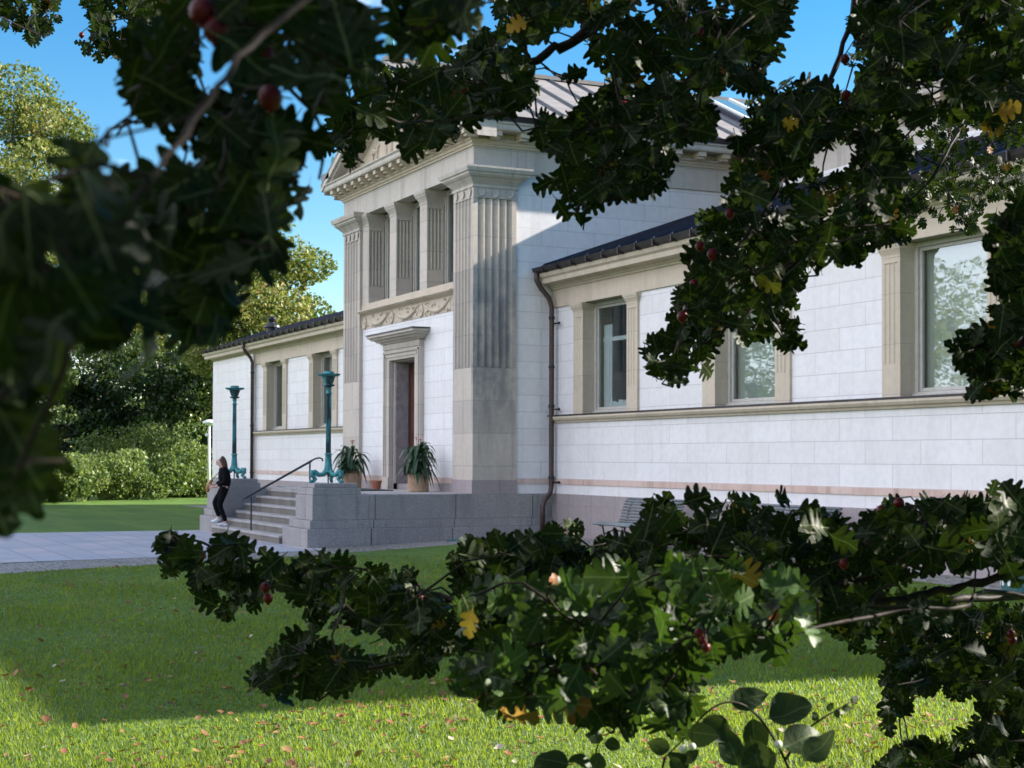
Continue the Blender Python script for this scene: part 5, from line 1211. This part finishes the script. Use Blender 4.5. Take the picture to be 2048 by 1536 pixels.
bough(102, [([(2600, 1010, 2.4), (2200, 1080, 2.2), (2048, 1108, 2.1), (1940, 1098, 2.05), (1840, 1112, 2.0), (1750, 1150, 1.95), (1620, 1190, 1.95), (1500, 1230, 1.95)], 0.009, 0.003, 0.5),
             ([(2500, 1040, 2.3), (2100, 1110, 2.0), (2010, 1150, 1.95), (1900, 1180, 1.95), (1740, 1200, 1.92), (1560, 1215, 2.0), (1420, 1200, 2.0), (1250, 1150, 2.05), (1100, 1120, 2.1)], 0.0085, 0.002, 0.35),
             ([(1560, 1180, 2.0), (1440, 1095, 2.0), (1330, 1090, 2.05), (1240, 1100, 2.05)], 0.004, 0.0015, None)],
      [(low_R, 2.0, 1.0)], [[(1905, 1215), (1990, 1180), (2060, 1170), (2060, 1230), (1960, 1240)], [(1750, 1188), (1990, 1132), (2010, 1165), (1770, 1215)]], 0.041, 520, 0.06,
      berries=[(1763, 1021, 1.9, .0065), (1798, 1006, 1.9, .0065), (1800, 1030, 1.9, .006), (1500, 1155, 1.85, .006), (1688, 1128, 1.85, .006)], label="lower right bough with a thick bare stretch before the marble wall", hole=-0.15)
low_C = [(900, 1180), (1150, 1140), (1400, 1120), (1620, 1160), (1650, 1250), (1560, 1330), (1500, 1290), (1430, 1310), (1400, 1375), (1415, 1440), (1380, 1475), (1310, 1470), (1290, 1440), (1250, 1475), (1170, 1450), (1130, 1490), (1110, 1400), (1040, 1440), (1000, 1475), (960, 1440), (940, 1400), (900, 1400), (890, 1350), (930, 1280)]
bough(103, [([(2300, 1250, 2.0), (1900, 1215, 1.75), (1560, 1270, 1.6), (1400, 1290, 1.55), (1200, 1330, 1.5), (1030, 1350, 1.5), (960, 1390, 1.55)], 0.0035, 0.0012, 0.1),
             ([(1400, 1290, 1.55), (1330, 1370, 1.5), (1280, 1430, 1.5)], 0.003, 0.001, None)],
      [(low_C, 1.52, 1.0)], [], 0.043, 190, 0.06, berries=[(1398, 1266, 1.36, .0042), (1405, 1282, 1.37, .0042), (1412, 1295, 1.36, .0040)], label="nearest lower bough with the largest leaves", hole=-0.25, leaf_mat="hawthorn_leaf_sunlit")
low_D = [(1680, 1180), (2060, 1180), (2060, 1560), (1735, 1560), (1745, 1530), (1790, 1510), (1800, 1480), (1850, 1470), (1900, 1500), (1960, 1440), (1950, 1360), (1930, 1400), (1890, 1375), (1840, 1385), (1800, 1455), (1775, 1455), (1755, 1370), (1790, 1330), (1700, 1280), (1640, 1250)]
bough(104, [([(2500, 1200, 2.9), (2100, 1230, 2.7), (1900, 1260, 2.6), (1780, 1310, 2.6), (1790, 1420, 2.6)], 0.008, 0.0015, 0.2), ([(2400, 1450, 2.6), (2060, 1480, 2.5), (1900, 1520, 2.5), (1780, 1540, 2.5)], 0.006, 0.0015, 0.1),
             ([(2060, 1230, 2.65), (2020, 1350, 2.6), (1990, 1460, 2.6)], 0.004, 0.0015, None)],
      [(low_D, 2.55, 1.0)], [[(1880, 1200), (2010, 1150), (2060, 1160), (2060, 1205), (1950, 1210)]], 0.042, 400, 0.05, berries=[(2022, 1268, 2.3, .0065), (2025, 1281, 2.3, .0065)], label="drooping bough at the lower right corner", hole=-0.3)

# upper boughs
up_A = [(650, 300), (655, 250), (700, 150), (780, 125), (900, 110), (960, 60), (985, 0), (1000, -60), (1600, -60), (1590, 0), (1575, 80), (1530, 130), (1545, 190), (1490, 175), (1440, 175), (1400, 210), (1430, 225), (1435, 270), (1330, 290), (1355, 345), (1295, 395), (1240, 420), (1215, 395), (1185, 410), (1165, 470), (1135, 450), (1125, 395), (1080, 395),
        (1075, 365), (1115, 350), (1120, 320), (1055, 270), (1045, 235), (1110, 225), (1060, 215), (1040, 205), (1000, 235), (965, 230), (935, 240), (912, 300), (880, 255), (860, 300), (840, 322), (790, 312), (768, 276), (738, 262), (714, 292), (716, 345), (692, 348), (678, 300), (650, 330), (640, 290)]
gA = [[(1085, 75), (1150, 60), (1155, 125), (1110, 140), (1060, 165)], [(1270, 0), (1300, 10), (1290, 35)], [(800, 45), (900, 50), (880, 105), (800, 110)], [(1040, 232), (1120, 150), (1190, 175), (1120, 222)]]
bough(105, [([(2300, -500, 2.6), (1700, -260, 2.3), (1300, -30, 2.15), (1180, 60, 2.1), (1060, 125, 2.1), (980, 160, 2.1), (890, 195, 2.15), (800, 232, 2.2), (740, 248, 2.2), (670, 300, 2.25)], 0.011, 0.002, 1.7),
             ([(1500, -200, 2.2), (1440, 60, 2.1), (1330, 210, 2.05), (1240, 300, 2.0), (1150, 420, 2.0)], 0.005, 0.0015, 1.7), ([(1060, 125, 2.1), (1040, 60, 2.1), (1000, -50, 2.1)], 0.003, 0.002, None)],
      [(up_A, 2.1, 1.0)], gA, 0.039, 580, 0.07, berries=[(1247, 212, 1.95, .0066), (1398, 62, 1.95, .0062), (1380, 42, 1.95, .006), (1215, 85, 1.95, .0055)], label="long upper bough reaching left over the pediment", hole=-0.15)
up_B = [(1640, -60), (1660, 0), (1690, 130), (1640, 180), (1590, 130), (1540, 190), (1490, 190), (1480, 320), (1450, 370), (1470, 400), (1400, 430), (1400, 480), (1370, 510), (1370, 560), (1345, 590), (1345, 640), (1280, 690), (1282, 720), (1310, 760), (1325, 790), (1345, 755), (1385, 770), (1440, 750), (1400, 705), (1440, 690), (1490, 690), (1530, 680), (1600, 715), (1620, 650),
        (1590, 600), (1610, 555), (1650, 560), (1640, 530), (1720, 530), (1730, 500), (1790, 490), (1850, 430), (1790, 390), (1810, 340), (1830, 300), (1790, 240), (2060, 250), (2060, -60)]
gB = [[(1580, -60), (1720, -60), (1690, 60), (1640, 110), (1590, 60)], [(1660, 120), (1720, 140), (1700, 190), (1660, 180)], [(1830, 170), (1890, 165), (1880, 215), (1835, 200)], [(1640, 300), (1720, 290), (1700, 330), (1640, 345)]]
bough(106, [([(2500, -400, 2.9), (2050, -150, 2.6), (1870, 60, 2.4), (1790, 220, 2.3), (1700, 400, 2.2), (1590, 530, 2.1), (1500, 620, 2.0), (1400, 690, 2.0)], 0.009, 0.0018, 2.0),
             ([(2400, -500, 2.6), (1800, -200, 2.4), (1700, 60, 2.3), (1640, 210, 2.25), (1560, 370, 2.2), (1480, 490, 2.15), (1410, 600, 2.1)], 0.007, 0.0018, 2.0), ([(2060, 60, 2.6), (1960, 180, 2.5), (1880, 330, 2.4), (1820, 400, 2.4)], 0.005, 0.0015, None)],
      [(up_B, 2.2, 1.0)], gB, 0.038, 720, 0.10, berries=[(1477, 325, 1.98, .0065), (1480, 344, 1.98, .0065), (1425, 508, 1.9, .0068), (1365, 633, 1.88, .0068), (1388, 568, 1.9, .006), (1460, 427, 1.92, .0062), (1400, 492, 1.92, .006), (1690, 118, 2.1, .0066), (1692, 190, 2.1, .0066)], label="dense upper bough hanging down before the windows", hole=-0.3)
up_C = [(1700, 100), (2060, 100), (2060, 420), (2000, 390), (1960, 440), (1940, 470), (1900, 470), (1890, 440), (1840, 450), (1800, 440), (1790, 400), (1830, 360), (1780, 300), (1760, 200)]
bough(107, [([(2600, 100, 4.8), (2060, 200, 4.4), (1960, 280, 4.3), (1900, 380, 4.3)], 0.010, 0.002, 1.4), ([(2060, 150, 4.4), (1900, 170, 4.3), (1800, 250, 4.3)], 0.005, 0.002, None)],
      [(up_C, 4.2, 1.0)], [[(1830, 170), (1890, 165), (1880, 215), (1835, 200)], [(1790, 120), (1850, 110), (1850, 150), (1800, 160)]], 0.036, 330, 0.05, tmax=2, label="farther upper bough with small looking leaves")
up_D = [(2060, 380), (2010, 405), (1985, 440), (1975, 480), (1995, 520), (1975, 570), (1995, 610), (1995, 660), (1960, 650), (1935, 655), (1950, 690), (1895, 690), (1890, 715), (1950, 735), (1955, 765), (1930, 780), (1935, 810), (1985, 785), (2060, 790)]
bough(108, [([(2300, 500, 2.3), (2100, 600, 2.1), (2040, 690, 2.0), (1960, 740, 2.0)], 0.005, 0.0015, 1.0), ([(2100, 600, 2.1), (2040, 520, 2.0), (2010, 440, 2.0)], 0.003, 0.0015, None)],
      [(up_D, 2.0, 1.0)], [], 0.038, 140, 0.03, berries=[(2025, 668, 1.9, .0066), (2012, 690, 1.9, .0066), (2036, 690, 1.9, .0066), (2028, 680, 1.88, .0066)], label="bough hanging at the right edge beside the window")
# farther sprays at the top left
up_E = [(-20, -20), (128, -20), (120, 60), (60, 85), (-20, 40)]; up_E2 = [(150, -20), (370, -20), (372, 55), (350, 95), (265, 115), (185, 122), (150, 90), (190, 60)]
bough(109, [([(900, -500, 3.4), (400, -160, 3.5), (215, -20, 3.5), (205, 60, 3.5)], 0.006, 0.0015, 2.3), ([(400, -160, 3.5), (60, -60, 3.5), (40, 30, 3.5)], 0.004, 0.0015, None), ([(400, -160, 3.5), (320, -10, 3.5), (330, 60, 3.5)], 0.004, 0.0015, None)],
      [(up_E, 3.5, 1.0), (up_E2, 3.5, 0.9)], [[(128, -20), (150, -20), (160, 120), (120, 80)], [(235, 45), (262, 40), (258, 62), (240, 66)]], 0.038, 150, 0.03, berries=[(163, 70, 3.3, .006), (246, 72, 3.3, .006)], label="small sharp sprays at the top left corner")
# very near, out of focus bough
nrA = [(55, 300), (60, 270), (130, 235), (205, 230), (240, 215), (250, 420), (330, 500), (340, 640), (320, 745), (250, 750), (200, 650), (150, 700), (90, 760), (230, 820), (140, 860), (130, 960), (60, 1020), (-60, 1020), (-60, 420)]
nrB = [(215, 260), (240, 170), (200, 150), (275, 105), (285, 60), (370, 20), (400, -60), (780, -60), (725, 60), (750, 80), (765, 140), (715, 150), (690, 190), (645, 240), (640, 300), (625, 385), (575, 405), (520, 440), (570, 500), (550, 525), (500, 490), (460, 560), (465, 640), (430, 715), (400, 660), (350, 700), (310, 600), (260, 520)]
gN = [[(240, 300), (285, 200), (305, 250), (345, 245), (340, 300), (265, 345)], [(398, 60), (450, 55), (480, 110), (472, 185), (408, 175)], [(490, 190), (550, 185), (580, 225), (520, 235)], [(345, 335), (385, 290), (402, 310), (370, 340)], [(560, 50), (590, 40), (600, 80), (570, 90)], [(60, 390), (100, 350), (105, 420), (75, 430)], [(565, 255), (595, 300), (560, 320)]]
bough(110, [([(1500, -700, 0.95), (900, -200, 0.7), (560, 40, 0.6), (420, 200, 0.54), (300, 360, 0.50), (180, 520, 0.48), (60, 700, 0.47), (-40, 860, 0.47)], 0.0018, 0.0008, 1.9), ([(300, 360, 0.5), (200, 330, 0.48), (90, 360, 0.46)], 0.0013, 0.0008, None), ([(180, 520, 0.48), (140, 700, 0.46), (30, 960, 0.46)], 0.0013, 0.0008, None)],
      [(nrA, 0.52, 1.0)], gN, 0.033, 60, 0.08, per=(2, 4), label="very near blurred bough at the left edge", hang=0.4, tmax=0.6, tw=0.0006)
bough(112, [([(1500, -700, 1.3), (1000, -250, 1.1), (640, -20, 0.95), (560, 160, 0.88), (480, 330, 0.85), (420, 520, 0.82), (400, 680, 0.8)], 0.0024, 0.0009, 1.9), ([(560, 160, 0.88), (640, 250, 0.88), (640, 360, 0.88)], 0.0013, 0.0009, None), ([(480, 330, 0.85), (350, 380, 0.82), (260, 460, 0.8)], 0.0013, 0.0009, None), ([(600, 60, 0.92), (430, 20, .88), (300, 90, .85)], .0013, .0009, None)],
      [(nrB, 0.86, 1.0)], gN, 0.037, 150, 0.08, per=(2, 5), berries=[(432, 60, 0.72, .0062), (405, 22, 0.72, .0062), (525, 112, 0.75, .0058), (541, 195, 0.75, .0060)], label="near soft bough crossing the upper left before the sky", hang=0.35, tmax=0.6, tw=0.0007)
nr2 = [(790, 120), (800, 0), (830, -60), (985, -60), (980, 40), (965, 80), (930, 70), (900, 30), (865, 60), (862, 95), (845, 115)]
bough(111, [([(1100, -300, 1.3), (930, -80, 1.05), (840, 0, 1.0), (820, 60, 1.0)], 0.002, 0.001, None)], [(nr2, 1.0, 1.0)], [], 0.046, 14, 0.03, per=(2, 4), label="soft pair of leaves hanging from the top edge", tmax=0.6)

# rest of the crown, out of view: leaf masses added to shade the boughs
g = np.random.default_rng(303)
def ell(c, r_, n): 
    u = g.normal(size=(n, 3)); u /= np.linalg.norm(u, axis=1)[:, None]; u *= (g.random(n) ** 0.45)[:, None]
    return c + (u * np.array(r_)) @ np.stack([RGT, FWD, UPV])
P_ = np.concatenate([ell(CAM + RGT * 2.7 + FWD * 1.6 + UPV * 0.55, (1.55, 2.0, 1.25), 10000), ell(CAM + RGT * 0.7 + FWD * 0.9 + UPV * 2.0, (3.2, 3.0, 0.9), 26000), ell(CAM - FWD * 1.9 + UPV * 0.5, (3.2, 1.2, 1.9), 26000), ell(CAM - RGT * 2.3 + FWD * 0.2 + UPV * 0.9, (0.9, 1.6, 1.4), 9000)])
d = P_ - CAM; z = d @ FWD; xx = (d @ RGT) / np.maximum(z, 1e-3); yy = (d @ UPV) / np.maximum(z, 1e-3)
inside = (z > 0) & (np.abs(xx) < 0.37) & (yy > -0.30) & (yy < 0.34); P_ = P_[~inside & (np.linalg.norm(d, axis=1) > 0.55)]
hole = np.sin(P_ @ np.array([5.1, 4.3, 6.7])) + np.sin(P_ @ np.array([-6.7, 5.4, 4.1]))
P_ = P_[g.random(len(P_)) < np.clip(0.95 + 0.5 * hole, 0.1, 1)]
for px_, py_, r_ in ((1400, 1290, 0.17), (1270, 1370, 0.16), (1530, 1240, 0.12), (1180, 1260, 0.08)):  # openings cut along the sun direction so light reaches the lower bough
    q = P_ - at(px_, py_, 1.52); P_ = P_[np.linalg.norm(q - np.outer(q @ SUN_TO, SUN_TO), axis=1) > r_]
leaf_cloud("crown", P_, 0.07, "hawthorn_leaf", HT, tint=g.random(len(P_)) * 0.9)
b = MB(); k = 0
while k < 60:
    p1 = P_[g.integers(len(P_))]; p0 = trunk_at(min(2.5, max(0.6, p1[2] - 0.4))); L3 = [p0, (p0 + p1) / 2 + g.normal(size=3) * 0.08, p1]
    q = np.array([L3[0] * (1 - t_) + L3[1] * t_ for t_ in np.linspace(0, 1, 12)] + [L3[1] * (1 - t_) + L3[2] * t_ for t_ in np.linspace(0, 1, 12)]) - CAM; z = q @ FWD
    if ((z > -0.1) & (np.abs(q @ RGT) < 0.40 * z + 0.12) & (np.abs(q @ UPV) < 0.36 * z + 0.12)).any() or (np.linalg.norm(q, axis=1) < 0.4).any(): k += 0.2; continue
    k += 1; b.tube(L3, [0.02, 0.009, 0.002], 6)
b.build("limbs", "bark", HT, smooth=True)

# ------------------------------------------------------------------ snowberry shrub under the hawthorn
root = at(1560, 1536, 1.62); sx, sy = float(root[0]), float(root[1])
SB = empty("snowberry_shrub", (sx, sy, -0.99), "snowberry shrub with oval dark leaves and white berries at the bottom edge", "shrub")
b = MB()
for pts in ([(1620, 1640, 1.62), (1570, 1520, 1.6), (1530, 1450, 1.58), (1490, 1412, 1.56), (1450, 1405, 1.55), (1410, 1428, 1.54), (1370, 1475, 1.54), (1330, 1515, 1.55)], [(1570, 1520, 1.6), (1605, 1470, 1.6), (1640, 1440, 1.6), (1700, 1405, 1.62)],
            [(1330, 1515, 1.55), (1310, 1600, 1.6)], [(1200, 1620, 1.6), (1190, 1520, 1.6), (1200, 1480, 1.6)]):
    S_ = smooth_path([at(*p) for p in pts], 6); b.tube(S_, [0.0016 - 0.0008 * i / len(S_) for i in range(len(S_))], 6)
for p in ((1620, 1640, 1.62), (1310, 1600, 1.6), (1200, 1620, 1.6)):
    q = at(*p); b.tube([q, (q + np.array([sx, sy, q[2]])) / 2 * np.array([1, 1, 1]) - (0, 0, 0.4), (sx, sy, -0.99)], [0.0018, 0.003, 0.005], 6)
b.build("stems", "twig", SB, smooth=True)
ol = [(1452, 1405, 92, 8, 1.56), (1528, 1442, 108, 12, 1.55), (1505, 1428, 95, -88, 1.6), (1368, 1462, 72, -4, 1.5), (1372, 1416, 68, -140, 1.56), (1400, 1432, 78, -38, 1.56), (1560, 1500, 105, 25, 1.52), (1560, 1505, 95, -160, 1.55), (1500, 1470, 85, -75, 1.55), (1345, 1500, 55, 160, 1.55),
      (1340, 1510, 48, -60, 1.55), (1210, 1480, 42, 165, 1.6), (1205, 1485, 40, -20, 1.6), (1200, 1500, 55, -110, 1.6), (1145, 1530, 75, 165, 1.5), (1060, 1535, 70, 10, 1.5), (1130, 1520, 70, -10, 1.5), (1655, 1425, 24, 60, 1.6), (1680, 1418, 26, 15, 1.6), (1700, 1405, 26, 30, 1.62), (1632, 1445, 24, 100, 1.6), (1668, 1418, 22, -60, 1.6),
      (1560, 1490, 60, 5, 1.6), (1600, 1530, 100, 40, 1.5), (1480, 1540, 95, 110, 1.55), (1360, 1530, 50, 40, 1.6), (1380, 1545, 60, 140, 1.6)]
base, dr_, nm, LL = [], [], [], []
for px, py, Lp, ang, D in ol:
    a = R(ang); base.append(at(px, py, D)); dr_.append(RGT * math.cos(a) + UPV * math.sin(a) + FWD * g.uniform(-0.25, 0.25)); nm.append(-FWD * 0.8 + UPV * 0.5 + g.normal(size=3) * 0.2); LL.append(Lp * D / F_PX)
leaf_mesh("foliage", np.array(base), np.array(dr_), np.array(nm), np.array(LL), "snowberry_leaf", SB, g.random(len(base)), OX, OY, OF, g=g)
for px, py, r_ in ((1366, 1498, 8), (1384, 1493, 7), (1556, 1489, 8)):
    c = at(px, py, 1.40); bb = MB().ball(c, r_ * 1.5 / F_PX, 14, 9).build("berry", "berry_white", SB, smooth=True)
    MB().tube([c + (0, 0, r_ * 1.5 / F_PX * 0.9), c + (0, 0, 0.014)], 0.0007, 5).build("stalk", "twig", bb)
